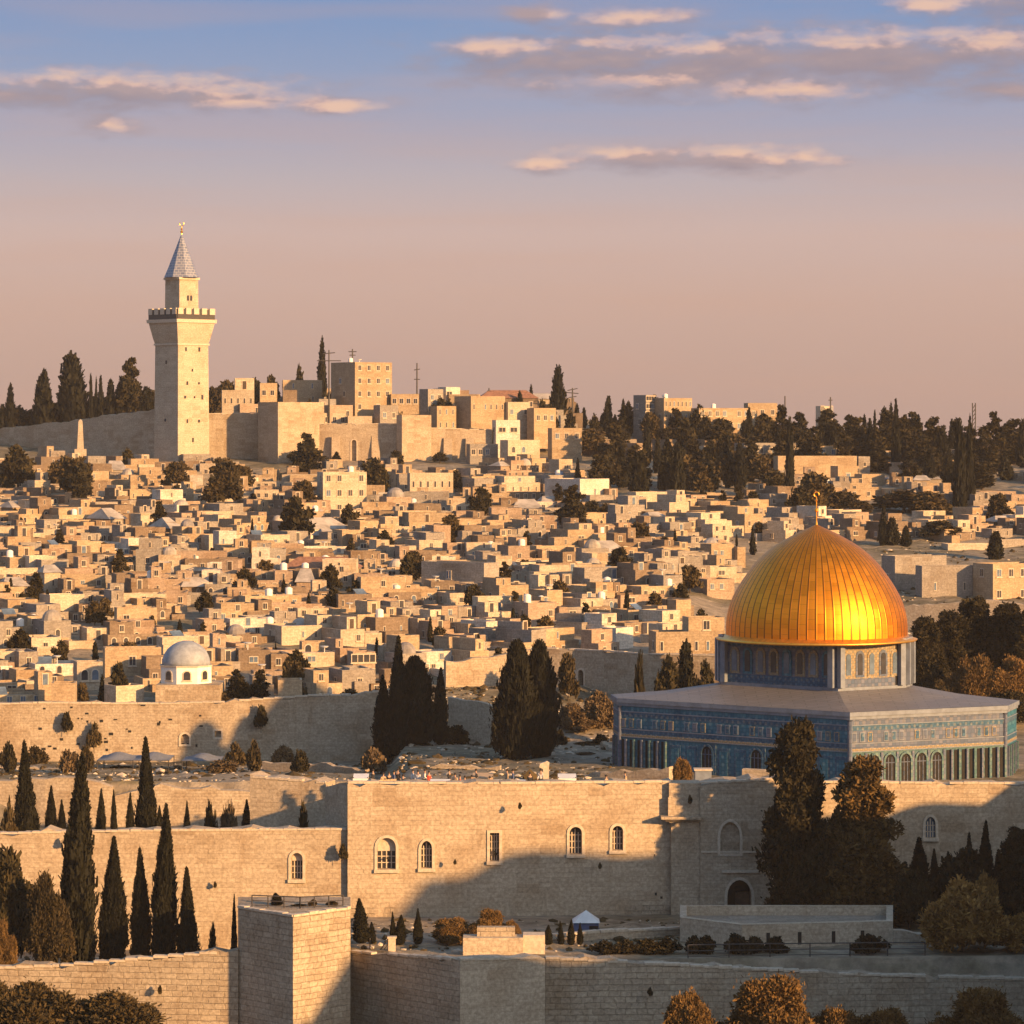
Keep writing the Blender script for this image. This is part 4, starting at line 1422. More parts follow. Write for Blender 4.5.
def corner_house(l, c, r_, top, base, tone, Y=None, rot=None, win=None, name='stone_house', label=None, cat='house', **kw):
    """l, c, r_: picture columns of the left edge, near corner and right edge"""
    if Y is None: Y = depth_at(c, base)
    rot = rot if rot is not None else (38 if c - l > 3 else 6)
    s = Y / F
    w = max(1.5, (r_ - c) * s / math.cos(R(rot)))
    d = max(3.0, (c - l) * s / math.sin(R(rot))) if c - l > 1 else min(7.0, w)
    zb = PZ(base, Y)
    h = PZ(top, Y) - zb
    rg = random.Random(int(l * 7 + top))
    if 'upper' in kw and kw['upper']:
        f0, f1, uh = kw.pop('upper')
        kw['upper'] = (w * f0, w * f1, .4, d - .4, uh * s)
    S = house_spec(w, d, h, rg, win, **{k: v for k, v in kw.items() if k in ('upper', 'side', 'roof', 'extra', 'storeys')})
    o = place_house(S, (PX(c, Y), Y, zb), R(rot), tone, name, kw.get('roof_mat'))
    FOOT.append((PX((l + r_) / 2, Y), Y + d * .4, (r_ - l) * s * .5 + 1.5))
    tag(o, label, cat, kw.get('group'))
    return o


# --- citadel and ridge
wall('citadel_wall', 'long shaded sloping rampart left of the minaret', [(-25, 735, 431), (70, 716, 421), (165, 697, 408)], 34, 2, 'ashlar_small', coping=False)
wall('citadel_wall', 'short citadel wall right of the minaret half in shadow', [(203, 709, 414), (262, 709, 413)], 36, 2, 'ashlar_small')
def buttress(pxs, Y, top, base, label):
    for i_, px in enumerate(pxs):
        s_ = Y / F
        o = empty('buttress', (PX(px, Y), Y, PZ(base, Y)))
        h_ = PZ(top, Y) - PZ(base, Y)
        m_ = MB()
        m_.add([(-.9, -1.6, 0), (.9, -1.6, 0), (.9, 0, 0), (-.9, 0, 0), (-.9, -.4, h_), (.9, -.4, h_), (.9, 0, h_), (-.9, 0, h_)], [(0, 3, 2, 1), (4, 5, 6, 7), (0, 1, 5, 4), (1, 2, 6, 5), (2, 3, 7, 6), (3, 0, 4, 7)])
        m_.build('masonry', 'ashlar_small', o)
        tag(o, label[i_], 'buttress', 'buttresses of the citadel wall')


buttress([336, 376], 705.0, 436, 478, ['sloping buttress on the long citadel wall nearer the broad tower', 'sloping buttress on the long citadel wall nearer the narrow tower'])
buttress([448, 470], 705.2, 438, 478, ['sloping buttress in the middle of the low citadel wall below the villa', 'sloping buttress near the outer end of the low citadel wall'])
for a_ in [(322, 324, 346, 413, 428, 'cream', 712, 'plain', 3, 'cream house peeping over the long citadel wall beside the broad tower'), (374, 380, 398, 405, 428, 'grey', 712, 'plain', 2, 'grey house over the long citadel wall below the palace'),
           (432, 437, 456, 406, 432, 'honey', 712, 'slit', 3, 'honey house rising behind the low citadel wall left of the villa'), (503, 508, 530, 402, 424, 'cream', 716, 'plain', 3, 'cream house stepping down the hill right of the villa'),
           (528, 534, 556, 408, 430, 'honey', 714, 'plain', 3, 'honey house stepping down below the brown hipped roof'), (492, 496, 520, 420, 442, 'white', 704, 'wide', 2, 'whitish house below the villa with two broad windows'),
           (466, 470, 498, 444, 462, 'grey', 694, 'plain', 4, 'grey house with four windows under the end of the citadel wall'), (500, 508, 540, 440, 462, 'cream', 690, 'arch', 3, 'cream house with arched windows on the slope below the villa'),
           (548, 552, 582, 428, 446, 'honey', 700, 'plain', 3, 'honey house on the slope left of the dark wood'), (236, 240, 262, 404, 418, 'rosy', 715, 'plain', 2, 'rosy house above the short citadel wall'), (700, 704, 730, 446, 460, 'cream', 692, 'plain', 3, 'cream house glimpsed among the trees below the long hotel'),
           (630, 636, 668, 492, 508, 'cream', 600, 'plain', 3, 'cream house at the foot of the dark wood'), (812, 818, 850, 446, 460, 'honey', 690, 'plain', 3, 'honey house glimpsed under the skyline wood on the right')]:
    corner_house(a_[0], a_[1], a_[2], a_[3], a_[4], a_[5], Y=a_[6], rot=30 if a_[1] - a_[0] > 4 else 14, win=(a_[7], a_[8]), label=a_[9])
corner_house(256, 278, 322, 402, 474, 'ashlar_small', Y=699, rot=40, name='citadel_tower', label='broad square citadel tower with a shaded left flank', cat='tower', win=None)
wall('citadel_wall', 'long plain citadel wall below the sandstone palace', [(318, 706, 424), (398, 704, 424)], 36, 2, 'ashlar_small', holes=[dict(px=354, w=5, top=440, bot=462, depth=.8, kind='blind')])
corner_house(396, 402, 431, 415, 474, 'ashlar_small', Y=700, rot=22, name='citadel_tower', label='narrow citadel tower projecting between two long walls', cat='tower')
wall('citadel_wall', 'low citadel wall below the pillared villa', [(430, 705, 428), (492, 706, 430)], 36, 2, 'ashlar_small')
corner_house(221, 222, 254, 390, 414, 'cream', Y=716, win=('slit', 5), storeys=1, upper=(.4, 1.0, 12), label='small pale arcade house with an upper room beside the minaret')
corner_house(259, 260, 277, 383, 405, 'honey', Y=728, win=('plain', 2), label='small honey block on the ridge between dark trees')
corner_house(281, 283, 322, 380, 406, 'honey', Y=730, win=('slit', 2), label='plain long honey block left of the lone skyline cypress')
corner_house(282, 283, 297, 390, 414, 'brown', Y=714, win=None, label='rough brown stub of masonry standing on the broad citadel tower')
corner_house(329, 355, 391, 362, 414, 'honey', Y=716, rot=36, win=('plain', 4), storeys=4, extra=['water_tank', 'satellite_dish'], name='sandstone_palace', label='tall square sandstone palace with rows of windows on the ridge', cat='palace')
corner_house(390, 391, 419, 394, 410, 'honey', Y=720, win=('plain', 4), storeys=1, label='low honey wing stretching right from the sandstone palace')
corner_house(419, 428, 443, 389, 408, 'grey', Y=735, win=('plain', 2), label='grey house on the skyline with a flat roof, left of the villa')
corner_house(440, 446, 460, 387, 402, 'white', Y=745, win=('wide', 2), label='pale grey house peeping over the skyline behind the villa')
corner_house(454, 471, 505, 396, 420, 'honey', Y=712, rot=34, win=('slit', 6), storeys=1, name='pillared_villa', label='villa with tall narrow windows and a shaded left side on the ridge', cat='villa')
corner_house(477, 480, 538, 398, 412, 'brown', Y=735, roof='gable', roof_mat='roof_tile', win=('plain', 4), storeys=1, label='long brown house with a dark hipped roof on the ridge')
corner_house(347, 348, 372, 416, 428, 'cream', Y=709, win=None, label='low blank cream block on top of the long citadel wall')
corner_house(318, 319, 336, 399, 412, 'grey', Y=716, win=('plain', 2), label='little grey house left below the sandstone palace')
corner_house(300, 330, 352, 405, 424, 'rosy', Y=712, win=('plain', 2), label='rosy house with a long shaded side behind the broad citadel tower')
corner_house(634, 646, 656, 395, 426, 'grey', Y=732, rot=38, win=('wide', 2), storeys=4, label='grey stair tower with broad windows attached to the hotel', cat='tower', name='stair_tower')
corner_house(655, 664, 693, 398, 424, 'honey', Y=730, rot=30, win=('slit', 7), storeys=2, extra=['water_tank', 'solar_panel'], label='square honey hotel block with slit windows above the dark wood', name='hotel_block', cat='hotel')
corner_house(692, 699, 759, 408, 446, 'honey', Y=727, rot=22, win=('plain', 8), storeys=3, extra=['water_tank'], name='hotel_block', label='long three storey honey hotel with rows of windows above the dark wood', cat='hotel')
corner_house(745, 748, 778, 403, 424, 'honey', Y=742, rot=14, win=('plain', 3), name='hotel_block', label='rear hotel block rising behind the long three storey hotel', cat='hotel')
corner_house(817, 821, 833, 406, 440, 'cream', Y=800, rot=20, win=('plain', 3), storeys=6, name='tower_block', label='slim far tower block rising above the skyline trees', cat='tower block')
# --- right hand slope
corner_house(740, 744, 806, 443, 460, 'grey', Y=690, win=('plain', 5), storeys=1, label='long grey house half hidden behind the slope cypresses')
corner_house(775, 778, 858, 456, 474, 'honey', Y=676, rot=8, win=None, label='long blank honey terrace house below the skyline wood')
corner_house(832, 838, 860, 466, 492, 'honey', Y=664, rot=20, win=('door', 1), storeys=1, label='honey house with one tall dark doorway on the right slope')
corner_house(858, 862, 886, 474, 498, 'honey', Y=660, rot=24, win=('wide', 1), storeys=1, label='honey house with a wide strip window on the right slope')
corner_house(884, 886, 946, 479, 496, 'grey', Y=665, rot=10, win=None, roof='gable', roof_mat='roof_grey', label='long low grey roofed hall on the right slope')
corner_house(936, 938, 961, 494, 514, 'cream', Y=642, win=('plain', 2), label='cream house beside the tallest slope cypress')
corner_house(970, 974, 1004, 492, 518, 'grey', Y=650, rot=28, win=('plain', 2), label='grey house among dark trees near the right edge')
corner_house(1000, 1006, 1040, 503, 528, 'honey', Y=640, rot=28, win=('plain', 2), label='honey house cut by the right picture edge on the slope')
corner_house(834, 836, 882, 511, 528, 'cream', Y=612, win=('plain', 4), storeys=1, label='long low cream house right above the gold dome')
corner_house(884, 888, 903, 504, 518, 'honey', Y=625, win=('plain', 1), label='tiny honey house behind the three small cypresses')
corner_house(881, 885, 925, 516, 536, 'grey', Y=600, win=('slit', 5), storeys=1, label='grey house with slit windows behind the three small cypresses')
corner_house(924, 940, 968, 520, 540, 'cream', Y=595, rot=36, win=('plain', 2), label='cream house with a dark left side above the grey ramparts')
corner_house(945, 948, 1000, 544, 566, 'cream', Y=552, win=('plain', 4), storeys=1, label='long cream house on the right with a row of small windows')
corner_house(996, 1002, 1040, 540, 566, 'grey', Y=556, win=('slit', 3), label='grey house at the right edge above the bright barracks')
corner_house(884, 895, 950, 556, 606, 'grey', Y=505, rot=26, win=('slit', 1), storeys=1, name='rampart_house', label='big blank grey rampart house right of the gold dome')
corner_house(919, 922, 980, 566, 612, 'grey', Y=498, rot=12, win=('slit', 2), storeys=1, name='rampart_house', label='broad grey rampart house with a slit window behind the brown bush')
corner_house(977, 993, 1045, 564, 606, 'honey', Y=495, rot=28, win=('plain', 4), storeys=2, name='barracks', label='bright honey barracks at the right edge with two rows of windows')
wall('boundary_wall', 'long pale boundary wall sloping across the right side above dark trees', [(872, 470, 612), (925, 466, 604), (985, 462, 600), (1060, 458, 606)], 10, .8, 'ashlar_pale', coping=False)
# --- city landmarks
corner_house(545, 580, 610, 479, 508, 'white', rot=42, win=('slit', 1), storeys=1, label='white house with a big blank bright facade and shaded flank')
corner_house(316, 323, 366, 472, 516, 'cream', rot=20, win=('plain', 4), storeys=3, extra=['water_tank'], label='tall cream house with three rows of windows below the citadel')
corner_house(407, 410, 453, 473, 498, 'cream', rot=12, win=('slit', 6), storeys=1, label='cream house with six tall narrow windows below the citadel')
corner_house(214, 219, 236, 531, 556, 'white', rot=24, win=('slit', 2), storeys=1, label='small bright white house with two slits')
corner_house(420, 484, 499, 563, 592, 'grey', rot=52, win=('plain', 1), storeys=1, label='long grey house showing its shaded side and a bright end')
corner_house(328, 333, 376, 609, 633, 'honey', rot=14, win=('plain', 6), storeys=1, extra=['satellite_dish'], label='honey hall with a row of small windows in the lower city')
corner_house(474, 478, 511, 597, 620, 'cream', rot=16, win=('arch', 4), storeys=1, label='cream house with a row of arched windows left of the white cube')
corner_house(599, 616, 634, 628, 650, 'white', rot=44, win=None, label='white cube house with one bluish side on the lower slope')
corner_house(650, 656, 726, 632, 664, 'honey', rot=10, win=('slit', 6), storeys=1, upper=(.48, 1.0, 14), label='long honey house with an upper room left of the gold dome')
corner_house(113, 117, 156, 608, 634, 'honey', rot=14, win=('plain', 2), storeys=1, label='square honey house above the grey domed shrine')
corner_house(36, 50, 82, 595, 616, 'cream', rot=30, win=None, label='blank cream house with a stepped outline far left', side=None)
corner_house(100, 105, 160, 648, 678, 'honey', rot=12, win=('plain', 3), storeys=1, roof_mat='roof_grey', label='honey house with three windows just left of the grey domed shrine')
corner_house(72, 77, 102, 662, 692, 'cream', rot=16, win=('arch', 2), storeys=1, label='cream house with two arched windows left of the shrine')
corner_house(49, 51, 75, 683, 714, 'honey', Y=381.4, rot=4, win=None, name='wall_turret', label='plain square turret standing on the city wall far left', cat='turret')
corner_house(106, 116, 142, 686, 712, 'cream', Y=385, rot=34, win=None, name='stone_house', label='pale box house with a shaded flank on the city wall')
corner_house(276, 278, 302, 680, 704, 'honey', Y=381.6, rot=4, win=None, name='wall_turret', label='square turret on the city wall right of the shrine', cat='turret')
corner_house(346, 353, 375, 652, 682, 'rosy', rot=16, win=('wide', 2), storeys=2, label='rosy two storey house with broad windows left of the cypress clump')
corner_house(300, 302, 334, 642, 660, 'honey', rot=10, win=('arch', 3), storeys=1, label='honey house with three arched openings in the lower city')
# grey domed shrine on the wall
gs = empty('grey_domed_shrine', (PX(184, 386), 388.5, PZ(704, 386)))
s = 386 / F
zb = PZ(704, 386)
q8 = lambda r_, rot=22.5: [(r_ * math.cos(R(rot + 45 * k)), r_ * math.sin(R(rot + 45 * k))) for k in range(8)]
MB().box(-27 * s, 37 * s, -4.2, 3.5, -2, PZ(684, 386) - zb).build('base', 'ashlar_small', gs)
MB().vprism(q8(27 * s, 30), PZ(684, 386) - zb, PZ(667.5, 386) - zb).build('drum', 'white_paint', gs)
MB().vprism(q8(28 * s, 30), PZ(667.4, 386) - zb, PZ(666, 386) - zb).build('cornice', 'trim_stone', gs)
MB().lathe([(24.5 * s * math.cos(a), PZ(666, 386) - zb + 24 * s * math.sin(a)) for a in [R(x) for x in range(0, 88, 8)]] + [(.05, PZ(642, 386) - zb)], 32).build('dome', 'lead', gs, smooth=True)
for k in (4, 5, 6):
    a = R(30 + 45 * k + 22.5)
    ap = 27 * s * math.cos(R(22.5))
    o = link('window', WINME['arch'], gs)
    o.location = (ap * math.cos(a), ap * math.sin(a), PZ(676, 386) - zb)
    o.rotation_euler = (0, 0, a + R(90))
    o.scale = (.8, 1, .65)
tag(gs, 'small white octagonal shrine with a grey dome on the city wall', 'shrine')
FOOT.append((PX(184, 386), 388, 6))

# --- the mass of the city
FOREST = [(588, 612, 425, 500), (600, 700, 425, 505), (690, 780, 445, 500), (700, 1030, 430, 470), (930, 1030, 440, 500), (900, 1030, 596, 710)]


def blocked(px, py, X, Y, rad):
    if any(a < px < b and c < py < d for a, b, c, d in FOREST): return True
    if 596 < px < 1024 and py > 664: return True
    if 700 < px and py > 600: return True
    if 735 < px < 905 and py > 545: return True
    if 872 < px and py > 552: return True
    if px > 560 and px < 605 and py > 640: return True
    if 395 < px < 610 and py > 676 - max(0, px - 500) * .25: return True
    if 700 < px and py < 530 and HR.random() < .35: return True
    lim = 455 if 240 < px < 490 else 447 if px <= 240 else 428
    if HY + (CZ - ground(X, Y) - 4.5) * F / Y < lim: return True
    if 505 < px < 600 and py < 478 and HR.random() < .3: return True
    for (fx, fy, fr) in FOOT:
        if (X - fx) ** 2 + ((Y - fy) * 1.0) ** 2 < (fr + rad * .5) ** 2: return True
    return False


CITY_TREES = [(73, 472, 38), (224, 481, 40), (306, 454, 36), (176, 472, 26), (303, 493, 30), (375, 475, 30), (297, 516, 36), (412, 566, 24), (245, 578, 20), (572, 505, 36), (527, 539, 14), (266, 566, 16), (36, 584, 20), (475, 596, 22),
              (236, 681, 20), (260, 684, 26), (297, 664, 26), (18, 466, 38), (79, 490, 26), (160, 515, 24), (120, 560, 20), (205, 600, 18), (330, 575, 20), (385, 540, 18), (450, 525, 22), (505, 572, 18), (560, 590, 20), (620, 560, 24), (655, 600, 18), (690, 575, 24), (640, 530, 20), (20, 640, 22), (60, 650, 18), (130, 650, 20), (355, 590, 18), (440, 635, 18), (545, 625, 20), (585, 612, 16), (95, 610, 20), (700, 620, 20), (350, 515, 20), (60, 540, 18), (480, 500, 24)]
for (px, py, w) in CITY_TREES:
    Yt = depth_at(px, py + w * .5 + 7)
    for k in (0, -4.5):
        FOOT.append((PX(px, Yt), Yt + k, w * Yt / F * .42))
CAND = []
Y = 388.0
row = 0
while Y < 702:
    half = .156 * Y + 22
    X = -half + HR.uniform(0, 4)
    while X < half:
        w = HR.choice([HR.uniform(2.2, 4.0), HR.uniform(3.8, 7.8), HR.uniform(2.8, 5.4), HR.uniform(3, 5.4), HR.uniform(6, 12)]) * (.70 + .30 * Y / 560)
        Yj = Y + HR.uniform(-3.5, 3.5)
        z = ground(X, Yj)
        px, py = 512 + (X + w / 2) * F / Yj, HY + (CZ - z) * F / Yj
        if not blocked(px, py, X + w / 2, Yj, w) and HR.random() < .93:
            h = HR.choice([1.3, 1.5, 1.7, 1.9, 2.2, 2.5, 3.4]) * HR.uniform(.9, 1.1)
            if h > 2.3 and w > 5: h *= .72
            CAND.append((X, Yj, z, w, h))
        X += w * .86 + HR.choice([-.4, -.2, 0, .1, .3, 1.2, 3.0])
    Y += HR.uniform(5.0, 6.6) * (.85 + .25 * (Y - 390) / 310)
    row += 1
N_NAMED = 300 - 78
for (x0, x1, p0, p1, n) in [(205, 330, 402, 412, 12), (395, 560, 404, 420, 22), (320, 400, 412, 422, 8), (560, 800, 424, 446, 12), (800, 1024, 446, 470, 12)]:
    for k in range(n):
        px = x0 + (x1 - x0) * (k + HR.random()) / n
        Yj = HR.uniform(730, 757) if x0 < 560 else HR.uniform(700, 735)
        X = PX(px, Yj)
        z = ground(X, Yj)
        CAND.append((X, Yj, z - .4, HR.uniform(3.5, 8), HR.uniform(2.2, 4.2)))
CAND.sort(key=lambda c: -(c[3] * c[4] / c[1] ** 2) if abs(c[0] + c[3] / 2) < .156 * c[1] else 0)
print('houses', len(CAND))
WORD_N = {0: 'no front windows', 1: 'one front window', 2: 'two front windows', 3: 'three front windows', 4: 'four front windows', 5: 'five front windows', 6: 'six front windows'}
STUFF = {}
WSM = {}
for k, m in WINMB.items():
    q = MB(); q.v = [(x * .58, y, z_ * .58) for x, y, z_ in m.v]; q.f = m.f; q.m = m.m
    WSM[k] = q
HOUSE_TONES = ['cream', 'honey', 'honey', 'grey', 'rosy', 'grey', 'brown', 'white', 'honey', 'brown', 'cream', 'rosy', 'grey', 'brown', 'honey']
for i, (X, Y, z, w, h) in enumerate(CAND):
    d = HR.uniform(2.8, 6.5)
    nb_ = math.sin(X * .055 + 1.3 * math.sin(Y * .031)) + math.sin(Y * .047 + 1.1 * math.sin(X * .043 + 2))
    rot = 23 + 13 * nb_ + HR.choice([0, 0, HR.uniform(-6, 6), HR.uniform(-12, 12)])
    tone = HR.choice(HOUSE_TONES)
    if tone == 'white' and HR.random() < .5: tone = 'grey'
    cols = max(0, int(w / HR.uniform(1.2, 2.2)))
    wk = HR.choice(['plain', 'plain', 'plain', 'slit', 'arch', 'wide'])
    if wk == 'wide': cols = int(w / 3)
    up = None
    if HR.random() < .5 and w > 2.6:
        f0 = HR.choice([0, .1, .45, .5]); f1 = HR.choice([.5, .6, .9, 1.0]) if f0 < .2 else HR.choice([.9, 1.0])
        up = (w * f0 + (.0 if f0 else .02), w * f1 - .02, d * HR.uniform(.1, .4), d - .05, HR.uniform(.8, 1.7))
    side = None
    if HR.random() < .45:
        sw = HR.uniform(1.2, 2.6)
        side = (w + .02, w + sw, HR.uniform(-1.2, 1.0), d * .8, h * HR.uniform(.45, .85)) if HR.random() < .6 else (w * .1, w * .1 + min(w * .7, sw + 1), -HR.uniform(1.2, 2.4), -.02, h * HR.uniform(.4, .6))
    rk = 'dome' if HR.random() < .05 and up is None else ('gable' if HR.random() < .05 and up is None else 'flat')
    ex = [e for e in ('water_tank', 'satellite_dish', 'solar_panel') if HR.random() < .16] if rk == 'flat' and up is None else ([] if HR.random() < .7 or rk != 'flat' else ['water_tank'])
    S = house_spec(w, d, h, HR, (wk, cols) if cols else None, up, side, rk, ex)
    if i < N_NAMED:
        o = place_house(S, (X, Y, z), R(rot), tone, roof_mat='roof_tile' if rk == 'gable' else None, wsc=.58)
        shape = 'tall' if h / w > .85 else ('long low' if w / h > 2.1 else ('low' if h < 3.4 else 'squarish'))
        nf = S['nf']
        feat = 'a roof dome' if rk == 'dome' else 'a tiled roof' if rk == 'gable' else 'a rooftop room' if up else 'a white roof tank' if 'water_tank' in ex else 'a solar panel' if 'solar_panel' in ex else WORD_N.get(nf, 'many front windows')
        auto(o, f'{shape} {tone} house with {feat}', 'house', 'houses packed on the city hillside', 512 + (X + w / 2) * F / Y, HY + (CZ - z - h / 2) * F / Y)
    else:
        c_, s_ = math.cos(R(rot)), math.sin(R(rot))
        def put(mb, mat, lx=0, ly=0, lz=0, side_=0, mis=None):
            t = STUFF.setdefault('m', MB())
            pts = []
            for (x, y, zz) in mb.v:
                if side_: x, y = y, -x
                x, y, zz = x + lx, y + ly, zz + lz
                pts.append((X + c_ * x - s_ * y, Y + s_ * x + c_ * y, z + zz))
            o_ = len(t.v)
            t.v += pts
            t.f += [tuple(k + o_ for k in f) for f in mb.f]
            t.m += [mat if mis is None else mis[m] for m in mb.m]
        ti = list(TONES).index(tone)
        put(S['wall'], ti)
        put(S['roof'], 6)
        if S['up']: put(S['up'], ti)
        if S['side']: put(S['side'], ti)
        for (x, y, zz, f, k) in S['win']:
            put(WSM[k], 0, x, y, zz, f, (8, 9))
if 'm' in STUFF:
    o = STUFF['m'].build('distant_houses', [TONES[t] for t in TONES] + ['roof_plaster', 'roof_grey', 'trim_stone', 'pane'])
    tag(o, 'mass of smaller stone houses packed far up the hillside', 'houses', kind='stuff')

# ------------------------------------------------------------------ trees
def quads(P, U, V):
    """leaf quads at P with half-axes U and V (arrays n x 3)"""
    n = len(P)
    v = np.empty((n, 4, 3))
    v[:, 0] = P - U - V; v[:, 1] = P + U - V; v[:, 2] = P + U * .55 + V; v[:, 3] = P - U * .55 + V
    return v.reshape(-1, 3)


def leaf_mesh(name, verts, extra, mat):
    nq = len(verts) // 4
    ev, ef = extra
    allv = np.vstack([verts, np.array(ev).reshape(-1, 3)]) if len(ev) else verts
    faces = [(4 * i, 4 * i + 1, 4 * i + 2, 4 * i + 3) for i in range(nq)] + [tuple(k + nq * 4 for k in f) for f in ef]
    me = bpy.data.meshes.new(name)
    me.from_pydata(allv.tolist(), [], faces)
    me.materials.append(MAT[mat])
    return me


def unit(v):
    return v / np.maximum(np.linalg.norm(v, axis=1, keepdims=True), 1e-6)


def cyp_prof(t, fat):
    b = 1 - np.exp(-np.maximum(t, 0) / .05)
    return b * (np.maximum(1 - t, 0) ** (.85 if fat < 1 else .5)) * (1 - .25 * np.exp(-((t - .0) / .25) ** 2))


def cypress_crown(seed, H, Rr, n, ll, mat, fat=0):
    r = np.random.default_rng(seed)
    ph = r.uniform(0, 6.28, 8)
    lean = r.normal(0, .02, 2)

    def rad(t, a):
        w = 1 + .12 * np.sin(a * 2 + ph[0] + t * 6) + .09 * np.sin(a * 5 + ph[1] - t * 8) + .07 * np.sin(t * 22 + ph[2] + 2 * np.sin(a + ph[3])) + .05 * np.sin(a * 2 + t * 40 + ph[4])
        return Rr * cyp_prof(t, fat) / .80 * w
    t = r.beta(1.15, 1.35, n)
    a = r.uniform(0, 2 * math.pi, n)
    q = rad(t, a) * (1.10 - .45 * r.random(n) ** 2 + .25 * (r.random(n) < .06))
    P = np.stack([q * np.cos(a) + lean[0] * H * t ** 2, q * np.sin(a) + lean[1] * H * t ** 2, t * H], 1)
    out_ = np.stack([np.cos(a), np.sin(a), np.zeros(n)], 1)
    V = unit(out_ * r.uniform(-.1, .75, (n, 1)) + np.array([0, 0, 1.0]) + r.normal(0, .25, (n, 3)))
    U = unit(np.cross(V, out_ + r.normal(0, .6, (n, 3))))
    sz = ll * r.uniform(.6, 1.3, (n, 1))
    vs = quads(P, U * sz * .34, V * sz * .85)
    # opaque inner body
    ev, ef = [], []
    seg, lev = 12, 16
    for j in range(lev + 1):
        tj = j / lev
        for k in range(seg):
            ak = 2 * math.pi * k / seg
            q = float(rad(np.array(tj), np.array(ak))) * .74
            ev.append((q * math.cos(ak) + lean[0] * H * tj ** 2, q * math.sin(ak) + lean[1] * H * tj ** 2, tj * H * .97))
    for j in range(lev):
        for k in range(seg):
            ef.append((j * seg + k, j * seg + (k + 1) % seg, (j + 1) * seg + (k + 1) % seg, (j + 1) * seg + k))
    return leaf_mesh('crown', vs, (ev, ef), mat)


def icos():
    bm = bmesh.new()
    bmesh.ops.create_icosphere(bm, subdivisions=1, radius=1)
    v = np.array([p.co[:] for p in bm.verts]); f = [[q.index for q in p.verts] for p in bm.faces]
    bm.free()
    return v, f


ICO = icos()


def clump_crown(seed, centers, radii, n, ll, mat, up=.25, core=.72):
    """leaves gathered in clumps"""
    r = np.random.default_rng(seed)
    C = np.array(centers, float); K = np.array(radii, float)
    p = K ** 2 / np.sum(K ** 2)
    idx = r.choice(len(C), n, p=p)
    d = unit(r.normal(0, 1, (n, 3)))
    rr_ = K[idx][:, None] * (1.14 - .5 * r.random((n, 1)) ** 1.6 + .45 * (r.random((n, 1)) < .14) * r.random((n, 1)))
    P = C[idx] + d * rr_ * np.array([1, 1, .85])
    V = unit(d + r.normal(0, .55, (n, 3)) + np.array([0, 0, up]))
    U = unit(np.cross(V, r.normal(0, 1, (n, 3))))
    sz = ll * r.uniform(.6, 1.35, (n, 1))
    vs = quads(P, U * sz * .42, V * sz * .75)
    ev, ef = [], []
    for c, k in zip(C, K):
        o = len(ev)
        ev += [tuple(x) for x in (c + ICO[0] * k * core * r.uniform(.85, 1.1, (len(ICO[0]), 1)))]
        ef += [tuple(q + o for q in f) for f in ICO[1]]
    return leaf_mesh('crown', vs, (ev, ef), mat)


def bush_centers(seed, n, R_, H, flat=.0):
    r = np.random.default_rng(seed)
    c, k = [], []
    for _ in range(n):
        a = r.uniform(0, 6.283); e = r.uniform(0, 1)
        q = math.sqrt(1 - e * e) * r.uniform(.55, .92)
        c.append((R_ * q * math.cos(a), R_ * q * math.sin(a), H * (.22 + e * .62) * r.uniform(.85, 1.1)))
        k.append(R_ * r.uniform(.20, .36))
    c.append((0, 0, H * .45)); k.append(R_ * .6)
    return c, k


def pine_centers(seed, n, R_, H, lo=.12, ex=.42):
    r = np.random.default_rng(seed)
    c, k = [], []
    for i in range(n):
        t = lo + (1 - lo) * ((i + r.uniform(.1, .9)) / n)
        w = R_ * (math.sin(min(1, (t - lo + .12) * 2.6) * math.pi / 2)) * (1 - t) ** ex * r.uniform(.75, 1.12)
        a = r.uniform(0, 6.283)
        q = w * r.uniform(.35, .85)
        kk = R_ * r.uniform(.22, .36) * (1.15 - .55 * t)
        c.append((q * math.cos(a), q * math.sin(a), t * H - kk * .5)); k.append(kk)
    return c, k


def trunk_mesh(H, r0, limbs, seed, spread):
    r = random.Random(seed)
    mb = MB()
    a = Vector((0, 0, -.6))
    pts = [a]
    for i in range(1, 5):
        pts.append(Vector((r.uniform(-.04, .04) * H, r.uniform(-.04, .04) * H, H * i / 4)))
    for i in range(4):
        mb.tube(pts[i], pts[i + 1], r0 * (1 - i * .22), r0 * (1 - (i + 1) * .22), seg=8)
    for k in range(limbs):
        t = r.uniform(.3, .85)
        b = Vector((0, 0, H * t))
        an = 6.283 * k / max(1, limbs) + r.uniform(-.4, .4)
        e = b + Vector((math.cos(an) * spread, math.sin(an) * spread, H * .22))
        mb.tube(b, e, r0 * .45, r0 * .12, seg=6)
    return mb.mesh('trunk', 'trunk')


# templates: kind -> list of (H, radius, crown mesh, trunk mesh)
TPL = {}


def tpl(kind, H, Rr, crown, tr):
    TPL.setdefault(kind, []).append((H, Rr, crown, tr))


